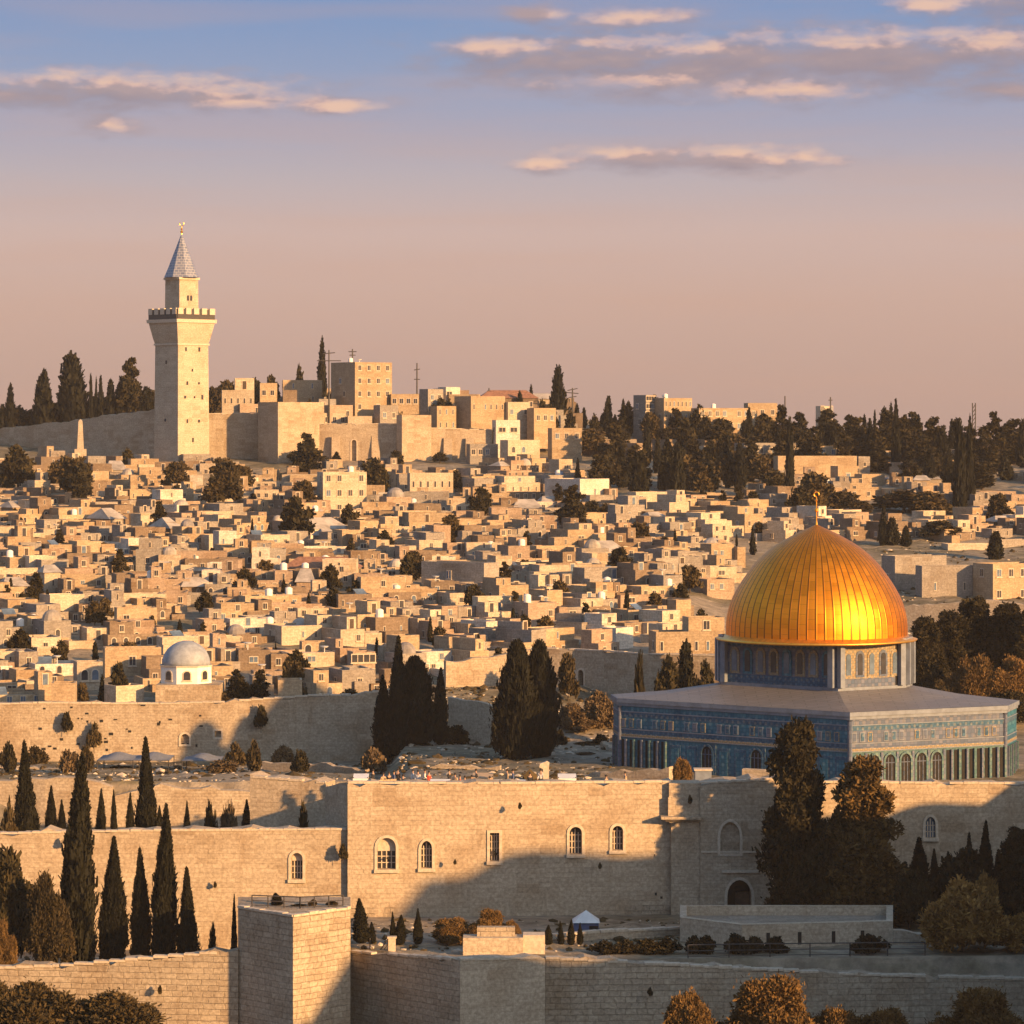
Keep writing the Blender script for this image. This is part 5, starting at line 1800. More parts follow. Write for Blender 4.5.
for k in range(4):
    tpl('cypress', 11, 1.25, cypress_crown(40 + k, 11, 1.25, 8000, .27, 'leaf_cypress'), trunk_mesh(4, .16, 0, k, 0))
for k in range(3):
    tpl('cypress_fat', 9, 2.2, cypress_crown(60 + k, 9, 2.2, 9000, .28, 'leaf_cypress', 1), trunk_mesh(4, .2, 0, k, 0))
for k in range(4):
    tpl('cypress_far', 11, 1.6, cypress_crown(80 + k, 11, 1.6, 800, .75, 'leaf_cypress', k % 2), trunk_mesh(4, .16, 0, k, 0))
for k in range(3):
    c, q = pine_centers(90 + k, 95, 4.4, 15, .04, (.24, .34, .3)[k])
    tpl('pine', 15, 3.6, clump_crown(90 + k, c, q, 30000, .27, 'leaf_tawny_sunlit' if k == 1 else 'leaf_pine', core=.62), trunk_mesh(11, .3, 7, k, 2.0))
for k in range(4):
    c, q = bush_centers(100 + k, 22, 3.2, 7.5)
    tpl('round_far', 7.5, 3.2, clump_crown(100 + k, c, q, 1500, .62, 'leaf_olive' if k > 1 else 'leaf_pine'), trunk_mesh(3.4, .22, 4, k, 1.4))
for k in range(3):
    c, q = pine_centers(110 + k, 22, 3.6, 12, .14)
    tpl('pine_far', 12, 3.6, clump_crown(110 + k, c, q, 1700, .7, 'leaf_pine'), trunk_mesh(8, .3, 5, k, 2.0))
for k in range(3):
    c, q = bush_centers(120 + k, 34, 2.6, 4.2)
    tpl('bush_brown', 4.2, 2.6, clump_crown(120 + k, c, q, 40000, .115, 'leaf_brown', core=.62), trunk_mesh(1.8, .16, 5, k, 1.2))
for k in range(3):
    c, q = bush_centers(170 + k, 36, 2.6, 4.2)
    tpl('bush_amber_sunlit', 4.2, 2.6, clump_crown(170 + k, c, q, 24000, .16, 'leaf_amber_sunlit', core=.62), trunk_mesh(1.8, .16, 5, k, 1.2))
for k in range(3):
    c, q = bush_centers(130 + k, 30, 2.4, 4.0)
    tpl('bush_olive', 4.0, 2.4, clump_crown(130 + k, c, q, 34000, .12, 'leaf_olive', core=.62), trunk_mesh(1.8, .14, 5, k, 1.2))
for k in range(3):
    c, q = bush_centers(160 + k, 30, 2.4, 3.4)
    tpl('bush_dry', 3.4, 2.4, clump_crown(160 + k, c, q, 12000, .20, 'leaf_dry', core=.5), trunk_mesh(1.6, .12, 5, k, 1.2))
for k in range(3):
    c, q = bush_centers(140 + k, 16, 1.4, 2.0)
    tpl('shrub', 2.0, 1.4, clump_crown(140 + k, c, q, 1300, .30, ('leaf_olive', 'leaf_dry', 'leaf_pine')[k]), trunk_mesh(.8, .08, 4, k, .6))
for k in range(2):
    c, q = bush_centers(150 + k, 26, 2.6, 5.2)
    tpl('tree_dark', 5.2, 2.6, clump_crown(150 + k, c, q, 9000, .28, 'leaf_pine', core=.7), trunk_mesh(3, .18, 5, k, 1.3))

NAMES = {'cypress': 'cypress_tree', 'cypress_fat': 'cypress_tree', 'cypress_far': 'cypress_tree', 'pine': 'pine_tree', 'pine_far': 'pine_tree', 'round_far': 'round_tree',
         'bush_brown': 'bush', 'bush_olive': 'bush', 'bush_dry': 'bush', 'bush_amber_sunlit': 'bush', 'shrub': 'shrub', 'tree_dark': 'broadleaf_tree'}
CATS = {'cypress_tree': 'cypress', 'pine_tree': 'pine', 'round_tree': 'tree', 'bush': 'bush', 'shrub': 'shrub', 'broadleaf_tree': 'tree'}
TR = random.Random(4)
PROTO = {}


def tree(kind, px, top, base, wpx, Y=None, label=None, group=None, var=None, mat=None, sink=0.0, gz=None):
    if Y is None: Y = depth_at(px, base)
    s = Y / F
    X = PX(px, Y)
    g = (ground(X, Y) if gz is None else gz) - sink
    h = PZ(top, Y) - g
    w = wpx * s
    i = TR.randrange(len(TPL[kind])) if var is None else var
    H, Rr, crown, tr = TPL[kind][i]
    key = (kind, i)
    nm = NAMES[kind]
    if key not in PROTO:
        root = empty(nm)
        link('trunk' if nm not in ('bush', 'shrub') else 'stems', tr, root)
        link('crown' if nm not in ('bush', 'shrub') else 'foliage', crown, root)
        PROTO[key] = root
    else:
        root = copy_tree(PROTO[key])
        for q in ('label', 'group', 'category'):
            if q in root: del root[q]
    root.location = (X, Y, g)
    root.rotation_euler = (0, 0, TR.uniform(0, 6.28))
    root.scale = (w / 2 / Rr, w / 2 / Rr, h / H)
    cat = CATS[nm]
    if label:
        tag(root, label, cat, group)
    else:
        hp = base - top
        if nm == 'cypress_tree':
            d = ('tall ' if hp > 60 else 'short ' if hp < 26 else '') + ('slim ' if wpx / hp < .2 else 'broad ' if wpx / hp > .36 else '') + 'dark cypress'
        elif nm == 'pine_tree':
            d = ('large ' if wpx > 45 else 'small ' if wpx < 22 else '') + 'dark pine with uneven crown'
        elif nm in ('round_tree', 'broadleaf_tree'):
            d = ('large ' if wpx > 40 else 'small ' if wpx < 18 else '') + ('dark' if kind != 'round_far' or i < 2 else 'olive') + ' round tree'
        elif kind == 'bush_brown':
            d = ('big ' if wpx > 60 else '') + 'amber brown bush'
        elif kind == 'bush_dry':
            d = 'dry tawny bush'
        elif kind == 'bush_olive':
            d = ('big ' if wpx > 60 else '') + 'olive green bush'
        else:
            d = ('olive', 'dry pale', 'dark')[i] + ' shrub'
        auto(root, d, cat, group or ('cypresses' if cat == 'cypress' else cat + 's') + ' about the old city', px, (top + base) / 2)
    return root


# front row, left
for px, top, base, w, Y, lb in [(77, 757, 957, 37, 271, 'tallest front cypress with a wide base, second thing from the left'), (113, 838, 955, 27, 272, 'medium front cypress with a flared foot beside the tallest one'),
                                (141, 849, 955, 20, 273, 'slim flat topped front cypress in the middle of the row'), (164, 806, 955, 26, 272, 'tall front cypress standing close against the shorter last one'),
                                (188, 868, 953, 20, 271, 'short pointed cypress ending the front row on the right'), (234, 895, 950, 7, 268, 'pencil thin cypress beside the bastion')]:
    tree('cypress', px, top, base, w, Y, lb, 'cypresses in the front row')
tree('bush_olive', 47, 880, 965, 46, 267, 'upright tawny green bush left of the tallest front cypress')
tree('tree_dark', 8, 852, 965, 62, 270, 'dark spreading tree at the left edge below the rampart')
tree('bush_brown', 3, 925, 968, 26, 266, 'little brown bush at the left edge under the dark tree', var=1)
tree('shrub', 213, 928, 950, 9, 269, 'tiny dark shrub before the small arch shadow near the bastion', var=2)
# back row, left
for px, top, w, lb in [(26, 742, 22, 'tall back row cypress nearest the left edge'), (147, 738, 21, 'tallest back row cypress behind the low rampart')]:
    tree('cypress', px, top, 832, w, 312, lb, 'cypresses behind the low rampart')
for px, top, w in [(51, 786, 12), (62, 800, 9), (101, 789, 10), (114, 790, 7), (130, 793, 9), (10, 796, 7), (187, 801, 7), (247, 800, 11), (160, 806, 9)]:
    tree('cypress', px, top, 832, w, 318, None, 'cypresses behind the low rampart')
for px, top, w, v in [(210, 808, 16, 2), (230, 803, 18, 1), (8, 812, 24, 0), (303, 808, 12, 2)]:
    tree('shrub', px, top, 832, w, 305, None, var=v)
# mid cypress clump
for px, top, w, k, lb in [(397, 637, 22, 'cypress', 'tallest cypress of the mid slope clump'), (384, 676, 22, 'cypress', 'low cypress on the left flank of the mid slope clump'), (416, 657, 38, 'cypress_fat', 'broad cypress on the right of the mid slope clump'),
                          (440, 668, 16, 'cypress', 'separate slim cypress right of the mid slope clump')]:
    tree(k, px, top, 752, w, 372 + TR.uniform(-2, 2), lb, 'cypresses on the mid slope')
tree('shrub', 457, 727, 744, 26, 374, 'dark lens shaped shrub right of the slim clump cypress', var=2)
for px, top, w, k, lb in [(516, 641, 40, 'cypress_fat', 'left of the twin dark trees on the mid slope'), (540, 641, 34, 'cypress_fat', 'right of the twin dark trees on the mid slope'), (527, 690, 50, 'tree_dark', 'low dark tree filling the foot of the twin trees')]:
    tree(k, px, top, 756, w, 352 + TR.uniform(-3, 3), lb, 'dark trees on the mid slope')
for px, top, base, w, k, v in [(373, 748, 775, 26, 'shrub', 1), (425, 745, 765, 18, 'shrub', 1), (560, 731, 745, 12, 'shrub', 2), (586, 742, 762, 22, 'shrub', 2), (600, 735, 764, 14, 'shrub', 2), (586, 752, 768, 22, 'shrub', 1),
                               (283, 745, 765, 20, 'shrub', 1), (236, 745, 765, 18, 'shrub', 0), (254, 744, 766, 16, 'shrub', 0),
                               (36, 748, 763, 22, 'shrub', 0), (68, 750, 767, 20, 'shrub', 1), (86, 748, 770, 16, 'shrub', 0), (8, 745, 775, 16, 'shrub', 2), (222, 760, 780, 30, 'shrub', 1), (300, 752, 770, 16, 'shrub', 2),
                               (640, 662, 690, 12, 'shrub', 2), (455, 765, 778, 14, 'shrub', 2), (500, 766, 780, 10, 'shrub', 2)]:
    tree(k, px, top, base, w, 356 if base > 765 else 372, None, var=v)
# brown bushes on the bank left of the shrine
for px, top, base, w, k in [(572, 704, 728, 30, 'bush_dry'), (600, 694, 730, 34, 'bush_dry'), (586, 716, 742, 36, 'bush_dry')]:
    tree(k, px, top, base, w, 381)
tree('round_far', 568, 650, 672, 20, 392, 'small round tree before the sunlit retaining wall', var=2)
tree('round_far', 668, 655, 690, 26, 386, None, var=0)
tree('cypress_far', 685, 642, 676, 16, 388)
tree('round_far', 704, 660, 690, 22, 384, None, var=1)
tree('bush_brown', 683, 756, 785, 19, 311, 'golden brown bush beside the pale pier at the shrine')
# in front of the gate
tree('pine', 797, 722, 917, 66, 283, 'left of the two tall dark pines before the rampart', var=0)
tree('pine', 862, 760, 920, 82, 280.5, 'right of the two tall pines, with sunlit tawny put into its leaf colour', var=1)
tree('tree_dark', 832, 815, 918, 60, 282, 'dark low tree filling the gap between the tall pines')
for px, top, w in [(919, 838, 26), (935, 850, 14), (948, 852, 14), (969, 834, 15), (985, 822, 18), (905, 862, 22), (1000, 850, 20)]:
    tree('cypress', px, top, 918, w, 283 + TR.uniform(-1, 1.5), None, 'cypresses before the right rampart')
tree('pine', 1016, 828, 918, 44, 282, 'dark pine at the right edge before the rampart', var=2)
tree('tree_dark', 960, 850, 918, 62, 281, 'dark mass of tree between the right hand cypresses')
tree('tree_dark', 910, 870, 920, 46, 279, None)
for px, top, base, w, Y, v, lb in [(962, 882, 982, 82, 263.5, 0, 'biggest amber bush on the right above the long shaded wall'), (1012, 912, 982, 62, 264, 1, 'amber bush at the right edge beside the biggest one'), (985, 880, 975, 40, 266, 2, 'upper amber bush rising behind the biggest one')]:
    tree('bush_amber_sunlit', px, top, base, w, Y, lb, 'amber bushes on the lower terrace', var=v)
# bottom row
for px, top, w, k, v, lb in [(690, 991, 46, 'bush_brown', 0, 'golden bush at the bottom edge below the long shaded wall, leftmost'), (771, 983, 78, 'bush_brown', 1, 'largest golden bush along the bottom edge'), (838, 1004, 50, 'bush_brown', 2, 'low brown bush squeezed beside the largest bottom bush'),
                             (880, 1006, 56, 'bush_brown', 0, 'low golden bush at the bottom edge under the railing'), (985, 996, 74, 'bush_brown', 1, 'rounded golden bush at the bottom right corner'),
                             (40, 980, 88, 'bush_olive', 0, 'big olive bush in the bottom left corner'), (110, 998, 90, 'bush_olive', 1, 'spreading olive bush along the bottom left edge'), (-5, 985, 60, 'bush_olive', 2, 'olive bush cut by the left edge at the bottom')]:
    tree(k, px, top, 1060, w * 1.35, 214, lb, 'bushes along the bottom edge', var=v)
# capers and weeds rooted in the old walls
for px, Y, py, w in [(343, 287.0, 852, 14), (690, 288, 800, 8), (520, 286.6, 806, 6), (66, 287.6, 842, 9), (455, 286.6, 862, 5), (600, 287.6, 866, 6), (215, 287.6, 885, 6), (880, 289.2, 800, 6), (67, 379.4, 722, 17), (94, 379.4, 736, 22), (261, 379.4, 717, 20), (300, 256, 975, 7), (160, 259.6, 990, 8), (650, 256.6, 992, 8), (800, 257.2, 1002, 7)]:
    tree('shrub', px, py - w * .5, py + w * .5, w * .6, Y, None, 'weeds rooted in the walls', var=TR.choice([0, 2]), gz=PZ(py + w * .5, Y))
# terrace planting
for px, top, base, w, k in [(361, 899, 945, 16, 'cypress'), (372, 922, 945, 8, 'cypress'), (393, 912, 942, 6, 'cypress'), (400, 915, 945, 12, 'cypress'), (418, 909, 945, 9, 'cypress'), (277, 893, 920, 12, 'cypress'),
                            (561, 921, 940, 6, 'cypress'), (571, 921, 940, 8, 'cypress'), (548, 925, 940, 9, 'cypress'), (580, 923, 940, 6, 'cypress')]:
    tree(k, px, top, base, w, 268 if px != 277 else 261.5, None, 'small cypresses on the lower terrace', gz=None if px != 277 else PZ(917, 255) - .02)
for px, top, base, w, v in [(452, 918, 948, 44, 0), (490, 912, 945, 36, 1), (480, 922, 945, 46, 2), (512, 920, 940, 20, 0)]:
    tree('bush_brown', px, top, base, w, 269, None, 'bushes behind the stone planter', var=v)
for px, top, w in [(257, 907, 20), (268, 909, 16), (313, 900, 9), (332, 901, 12), (299, 904, 14)]:
    tree('shrub', px, top, 918, w, 261, None, 'plants on the bastion', var=0, gz=PZ(917, 255) - .02)
for px, top, w, v in [(604, 950, 28, 2), (626, 949, 24, 2), (648, 948, 26, 2), (668, 947, 24, 2), (694, 945, 18, 2), (707, 945, 18, 2), (735, 944, 24, 2), (754, 946, 22, 2), (776, 946, 22, 2), (870, 944, 34, 2), (620, 952, 22, 0), (658, 951, 20, 0)]:
    tree('shrub', px, top - 8, 962, w, 262.5, None, 'dark shrubs along the terrace edge', var=v)
# skyline trees, left
for px, top, base, w in [(10, 385, 425, 11), (40, 377, 420, 12), (45, 371, 420, 18), (73, 354, 415, 24), (91, 375, 412, 4), (96, 378, 412, 4), (101, 377, 410, 7), (110, 380, 408, 8), (147, 387, 405, 12), (2, 405, 425, 8), (118, 385, 408, 6)]:
    tree('cypress_far', px, top, base, w, 742)
tree('pine_far', 130, 358, 408, 30, 742, 'broad dark skyline pine left of the minaret', var=0)
tree('pine_far', 121, 377, 408, 20, 745, None, var=1)
for k in range(15):
    px = -4 + k * 11
    tree('round_far', px, 413 - k * 1.7 + TR.uniform(-4, 4), 440, TR.uniform(20, 32), 746, None, 'dark trees along the left ridge', var=TR.choice([0, 1]))
# skyline trees, middle
for px, top, base, w in [(322, 339, 408, 10), (558, 367, 420, 13), (531, 385, 410, 6), (577, 404, 424, 7), (584, 408, 424, 5), (608, 397, 430, 8), (623, 400, 432, 7), (629, 402, 432, 7), (615, 415, 432, 5)]:
    tree('cypress_far', px, top, base, w, 742, 'lone slender cypress on the skyline left of the palace' if px == 322 else None)
for px, top, base, w, k, v in [(299, 365, 405, 11, 'round_far', 0), (270, 375, 400, 22, 'round_far', 1), (253, 378, 402, 24, 'round_far', 1), (240, 380, 404, 20, 'round_far', 3), (215, 382, 410, 22, 'round_far', 3), (228, 378, 406, 26, 'round_far', 2), (346, 392, 412, 22, 'round_far', 0), (365, 400, 416, 14, 'round_far', 0),
                               (386, 398, 416, 12, 'cypress_far', 1), (402, 400, 418, 26, 'round_far', 0), (440, 398, 416, 18, 'round_far', 1), (448, 400, 424, 20, 'round_far', 0), (472, 418, 430, 16, 'round_far', 0), (498, 412, 432, 18, 'round_far', 1), (514, 415, 430, 16, 'round_far', 2), (542, 400, 422, 16, 'round_far', 0),
                               (550, 404, 424, 18, 'round_far', 1), (570, 410, 428, 14, 'round_far', 0), (595, 414, 432, 14, 'round_far', 0), (520, 392, 410, 10, 'cypress_far', 0), (310, 400, 420, 18, 'round_far', 0), (268, 396, 412, 14, 'round_far', 1), (330, 392, 410, 12, 'round_far', 1)]:
    tree(k, px, top, base, w, 735 if top < 400 else 722, None, var=v)
# citadel foot
for px, top, base, w, k, v in [(198, 446, 470, 20, 'round_far', 0), (222, 455, 480, 26, 'round_far', 3), (307, 446, 470, 36, 'round_far', 0), (240, 462, 492, 34, 'round_far', 3), (60, 460, 490, 28, 'round_far', 3), (80, 462, 500, 26, 'round_far', 1), (14, 455, 485, 34, 'round_far', 1), (128, 448, 472, 14, 'round_far', 0), (178, 462, 484, 30, 'round_far', 3), (440, 452, 470, 16, 'round_far', 0), (395, 450, 476, 18, 'round_far', 1), (372, 458, 480, 26, 'round_far', 0), (456, 470, 492, 14, 'round_far', 0), (336, 452, 470, 10, 'cypress_far', 0), (204, 436, 468, 8, 'cypress_far', 1)]:
    tree(k, px, top, base, w, None if base > 471 else 697, None, var=v)
# dark wood on the right of the ridge
FW = random.Random(77)
for (x0, x1, b0, b1, n, ks) in [(590, 700, 430, 505, 34, ('pine_far', 'round_far', 'round_far', 'cypress_far')), (690, 790, 445, 500, 24, ('cypress_far', 'pine_far', 'round_far')), (785, 920, 448, 474, 28, ('pine_far', 'cypress_far', 'pine_far')), (905, 1030, 450, 490, 24, ('pine_far', 'pine_far', 'cypress_far'))]:
    for k in range(n):
        px = x0 + (x1 - x0) * (k + FW.random()) / n
        bs = FW.uniform(b0, b1)
        kd = FW.choice(ks)
        hh = FW.uniform(26, 48) if kd == 'cypress_far' else FW.uniform(24, 42)
        tree(kd, px, bs - hh, bs, FW.uniform(8, 13) if kd == 'cypress_far' else FW.uniform(20, 36), None if bs > 462 else 700 + (462 - bs) * 2.2, None, 'trees of the dark wood on the right ridge')
for px, top, base, w in [(885, 408, 470, 9), (891, 404, 470, 8), (896, 402, 472, 9), (905, 416, 470, 12), (870, 420, 466, 8), (875, 412, 466, 6), (800, 415, 460, 7), (790, 420, 505, 8), (952, 420, 470, 6), (960, 424, 515, 13), (970, 418, 512, 10), (990, 438, 470, 6), (640, 452, 500, 16), (667, 440, 490, 18), (678, 445, 500, 12), (720, 440, 480, 10), (728, 436, 488, 10), (740, 444, 490, 12), (750, 446, 482, 8), (648, 425, 470, 8), (658, 424, 470, 8), (883, 505, 546, 9), (892, 518, 546, 13), (906, 526, 546, 11), (995, 532, 560, 14)]:
    tree('cypress_far', px, top, base, w, 742 if base == 470 else None)
for px, top, base, w, k in [(934, 418, 472, 34, 'pine_far'), (1014, 420, 475, 42, 'pine_far'), (980, 445, 480, 30, 'pine_far'), (828, 410, 462, 36, 'pine_far'), (782, 405, 450, 26, 'pine_far'), (850, 416, 462, 28, 'pine_far'), (998, 490, 525, 26, 'round_far'), (845, 490, 512, 36, 'round_far'), (815, 470, 512, 40, 'round_far'), (905, 488, 512, 60, 'round_far'), (930, 490, 516, 40, 'round_far'), (800, 485, 522, 26, 'round_far'), (860, 500, 516, 26, 'round_far'), (940, 520, 540, 40, 'round_far'), (700, 405, 430, 24, 'round_far'), (722, 418, 445, 30, 'round_far'), (765, 415, 445, 24, 'round_far'), (593, 500, 524, 22, 'round_far'), (572, 502, 524, 30, 'round_far'), (606, 502, 524, 16, 'round_far')]:
    tree(k, px, top, base, w, 728 if base < 482 else None)
# dark trees right of the shrine
for px, top, base, w, Y, k in [(925, 618, 705, 40, 398, 'pine'), (950, 612, 700, 44, 402, 'pine'), (975, 598, 690, 50, 404, 'pine'), (1008, 604, 690, 46, 402, 'pine'), (1030, 610, 690, 40, 398, 'pine'), (930, 660, 712, 40, 388, 'tree_dark'), (1012, 690, 725, 50, 380, 'tree_dark')]:
    tree(k, px, top, base, w, Y, None, 'dark trees right of the shrine')
for px, top, base, w, v in [(975, 655, 712, 54, 0), (1012, 662, 712, 44, 1), (948, 676, 714, 34, 2), (1000, 668, 716, 50, 0)]:
    tree('bush_olive' if v == 2 else 'bush_brown', px, top, base, w, 384, None, 'tawny bushes right of the shrine', var=v)
# gardens between the houses
for (px, py, w) in CITY_TREES:
    tree(FW.choice(['round_far', 'round_far', 'pine_far']), px, py - w * .55, py + w * .5 + 7, w, None, None, 'trees between the city houses')
for k in range(90):
    px, py = FW.uniform(0, 780), FW.uniform(482, 672)
    if (px > 700 and py > 560): continue
    sz = FW.uniform(6, 17)
    kd = FW.choice(['round_far', 'round_far', 'pine_far', 'cypress_far'])
    tree(kd, px, py - (sz * FW.uniform(.9, 1.35) if kd == 'round_far' else sz * 1.5), py + 4, sz if kd == 'round_far' else sz * .35 if kd[0] == 'c' else sz, None, None, 'trees between the city houses')
for px, top, base, w, k, v in [(413, 548, 580, 22, 'round_far', 3), (102, 675, 706, 7, 'cypress_far', 0), (82, 680, 706, 12, 'round_far', 3), (240, 674, 700, 20, 'round_far', 0), (292, 655, 690, 26, 'round_far', 3), (225, 690, 702, 40, 'round_far', 3), (118, 662, 690, 20, 'round_far', 1), (350, 688, 702, 26, 'round_far', 2)]:
    tree(k, px, top, base, w, 388 if base > 680 else None, None, 'trees between the city houses', var=v)

# stones, tussocks and rubble strewn over the open ground: one uncountable scatter each
def scatter(name, n, zones, size, mat, seed, squash, label):
    r = np.random.default_rng(seed)
    vs, fs = [], []
    done = 0
    iv, if_ = ICO
    while done < n:
        z_ = zones[r.integers(len(zones))]
        Y = r.uniform(z_[2], z_[3])
        px = r.uniform(z_[0], z_[1])
        X = PX(px, Y)
        if abs(Y - YM(X)) < 3.2: continue
        k = size * math.exp(r.normal(0, .55))
        g = ground(X, Y)
        o = len(vs)
        v = iv * (k * r.uniform(.7, 1.3, (len(iv), 1))) * np.array([r.uniform(.7, 1.5), r.uniform(.7, 1.4), squash])
        vs += [(X + a, Y + b, g + c) for a, b, c in v]
        fs += [tuple(i + o for i in f) for f in if_]
        done += 1
    me = bpy.data.meshes.new(name)
    me.from_pydata(vs, [], fs)
    me.materials.append(MAT[mat])
    box_uv(me)
    tag(link(name, me), label, None, None, 'stuff')


OPEN_ = [(-10, 345, 339, 378), (350, 620, 292, 378), (400, 620, 376, 398), (620, 720, 376, 396), (-10, 700, 264, 285), (860, 1034, 380, 520), (860, 1034, 430, 640), (500, 760, 560, 690)]
scatter('rubble', 3600, OPEN_, .11, 'trim_stone', 3, .6, 'loose pale stones strewn over the dry ground')
scatter('dry_tussocks', 4200, OPEN_, .17, 'leaf_olive', 4, .7, 'low dry tussocks growing on the open ground')

# ------------------------------------------------------------------ masts, crane, obelisk
def mast(label, px, top, base, Y, arms, name='antenna_mast'):
    s = Y / F
    z0 = ground(PX(px, Y), Y)
    root = empty(name, (PX(px, Y), Y, z0))
    h = PZ(top, Y) - z0
    MB().tube((0, 0, -.3), (0, 0, h), .22, .14, seg=8).build('pole', 'iron', root)
    for (f, w, tilt) in arms:
        MB().tube((-w * s, 0, h * f - tilt * s), (w * s, 0, h * f + tilt * s), .11, seg=6).build('crossarm', 'iron', root)
    tag(root, label, 'mast')
    return root


mast('thin mast with two crossarms at the shaded side of the palace', 329, 350, 405, 712, [(.97, 6, .6), (.90, 12, 0)])
mast('thin mast above the near corner of the sandstone palace', 352.5, 349, 405, 726, [(.97, 4, 0), (.93, 3, 0)])
mast('mast with a sagging cable right of the sandstone palace', 417, 363, 405, 722, [(.92, 3, .5), (.8, 3, 0)])
mast('antenna mast with three crossarms right of the skyline cypress', 572.5, 388, 420, 730, [(.97, 5, 1), (.9, 6, -.5), (.82, 4, .6)])
mast('thin mast on the brown hipped roof house', 489, 388, 402, 738, [(.9, 2, 0)])
mast('slim pale spike above the trees left of the far tower block', 785, 396, 440, 745, [])
mast('slim spike standing before the far tower block', 830.5, 397, 440, 770, [(.93, 2, 0)])
Y = 790
cr_ = empty('tower_crane', (PX(974, Y), Y, ground(PX(974, Y), Y)))
s = Y / F
h = PZ(403, Y) - cr_.location.z
m = MB()
for dx, dy in ((-.35, -.35), (.35, -.35), (.35, .35), (-.35, .35)):
    m.tube((dx, dy, -.3), (dx, dy, h), .09, seg=5)
k = 0
while k < h - 1:
    m.tube((-.35, -.35, k), (.35, -.35, k + 1), .06, seg=5); m.tube((-.35, .35, k), (.35, .35, k + 1), .06, seg=5)
    k += 1
m.build('mast', 'iron', cr_)
m = MB()
hb = PZ(429, Y) - cr_.location.z
for t_ in range(10):
    x0, x1 = (3 + t_ * 4) * s, (7 + t_ * 4) * s
    y0, y1 = hb + .25 * s * abs(t_ - 5) - .5, hb + .25 * s * abs(t_ - 4) - .5
    m.tube((x0, 0, y0), (x1, 0, y1), .09, seg=5)
    m.tube((x0, 0, y0 + .7), (x1, 0, y1 + .7), .07, seg=5)
    m.tube((x0, 0, y0), (x1, 0, y1 + .7), .05, seg=5)
m.tube((-5 * s, 0, hb), (3 * s, 0, hb - .4), .12, seg=5)
m.build('jib', 'iron', cr_)
tag(cr_, 'distant tower crane above the trees on the right skyline', 'crane')
Y = 690
ob = empty('obelisk', (PX(80.5, Y), Y, PZ(460, Y)))
s = Y / F
zz = PZ(460, Y)
MB().add([(-.62, -.62, PZ(449, Y) - zz), (.62, -.62, PZ(449, Y) - zz), (.62, .62, PZ(449, Y) - zz), (-.62, .62, PZ(449, Y) - zz), (-.36, -.36, PZ(421, Y) - zz), (.36, -.36, PZ(421, Y) - zz), (.36, .36, PZ(421, Y) - zz), (-.36, .36, PZ(421, Y) - zz), (0, 0, PZ(419, Y) - zz)],
         [(0, 1, 5, 4), (1, 2, 6, 5), (2, 3, 7, 6), (3, 0, 4, 7), (4, 5, 8), (5, 6, 8), (6, 7, 8), (7, 4, 8), (3, 2, 1, 0)]).build('shaft', 'ashlar_pale', ob)
MB().box(-1.1, 1.1, -1.1, 1.1, -1.5, PZ(449, Y) - zz).build('plinth', 'ashlar_pale', ob)
tag(ob, 'slender pale obelisk before the shaded sloping rampart', 'obelisk')

# ------------------------------------------------------------------ tents, stalls, people on the terrace behind the tall rampart
def canopy(label, l, r_, ytop, yeave, Y, mat, peaks=2, dep=6.0):
    s = Y / F
    w = (r_ - l) * s
    g = ground(PX((l + r_) / 2, Y), Y)
    root = empty('canopy_tent', (PX((l + r_) / 2, Y), Y, g))
    ze, zt_ = PZ(yeave, Y) - g, PZ(ytop, Y) - g
    ze = max(ze, 1.2); zt_ = max(zt_, ze + .6)
    nx, ny = 24, 10
    vs = []
    for lay in (0, -.05):
        for i in range(nx + 1):
            for j in range(ny + 1):
                u, v = i / nx, j / ny
                pk = abs(math.sin(u * math.pi * peaks)) ** 1.6 * math.sin(v * math.pi) ** .8
                vs.append(((u - .5) * w, (v - .5) * dep, ze + (zt_ - ze) * pk + lay))
    N = (nx + 1) * (ny + 1)
    fs = []
    for i in range(nx):
        for j in range(ny):
            a = i * (ny + 1) + j
            fs.append((a, a + ny + 1, a + ny + 2, a + 1)); fs.append((N + a + 1, N + a + ny + 2, N + a + ny + 1, N + a))
    MB().add(vs, fs).build('cover', mat, root)
    for i in range(peaks + 1):
        for y in (-dep / 2 + .1, dep / 2 - .1):
            MB().tube(((i / peaks - .5) * w * .98, y, -.3), ((i / peaks - .5) * w * .98, y, ze), .05, seg=6).build('pole', 'iron', root)
    tag(root, label, 'tent')


canopy('long grey tent canopy below the city wall', 100, 172, 752, 764, 366, 'canvas', 2)
canopy('grey peaked tent right of the long canopy', 184, 222, 755, 764, 364, 'canvas', 1, 5)
Y = 276
ki = empty('kiosk', (PX(586, Y), Y, ground(PX(586, Y), Y)))
s = Y / F
g = ki.location.z
e = PZ(921, Y) - g
MB().box(-12.5 * s, 12.5 * s, -1, 1, -.3, e).build('wall', 'cloth_blue', ki)
MB().add([(-13.5 * s, -1.2, e), (13.5 * s, -1.2, e), (13.5 * s, 1.2, e), (-13.5 * s, 1.2, e), (0, 0, PZ(910, Y) - g)], [(0, 1, 4), (1, 2, 4), (2, 3, 4), (3, 0, 4), (3, 2, 1, 0)]).build('roof', 'canvas_white', ki)
MB().box(3 * s, 12 * s, -1.06, -.9, -.2, e - .25).build('opening', 'void', ki)
tag(ki, 'small pointed white roofed kiosk against the shaded rampart', 'kiosk')


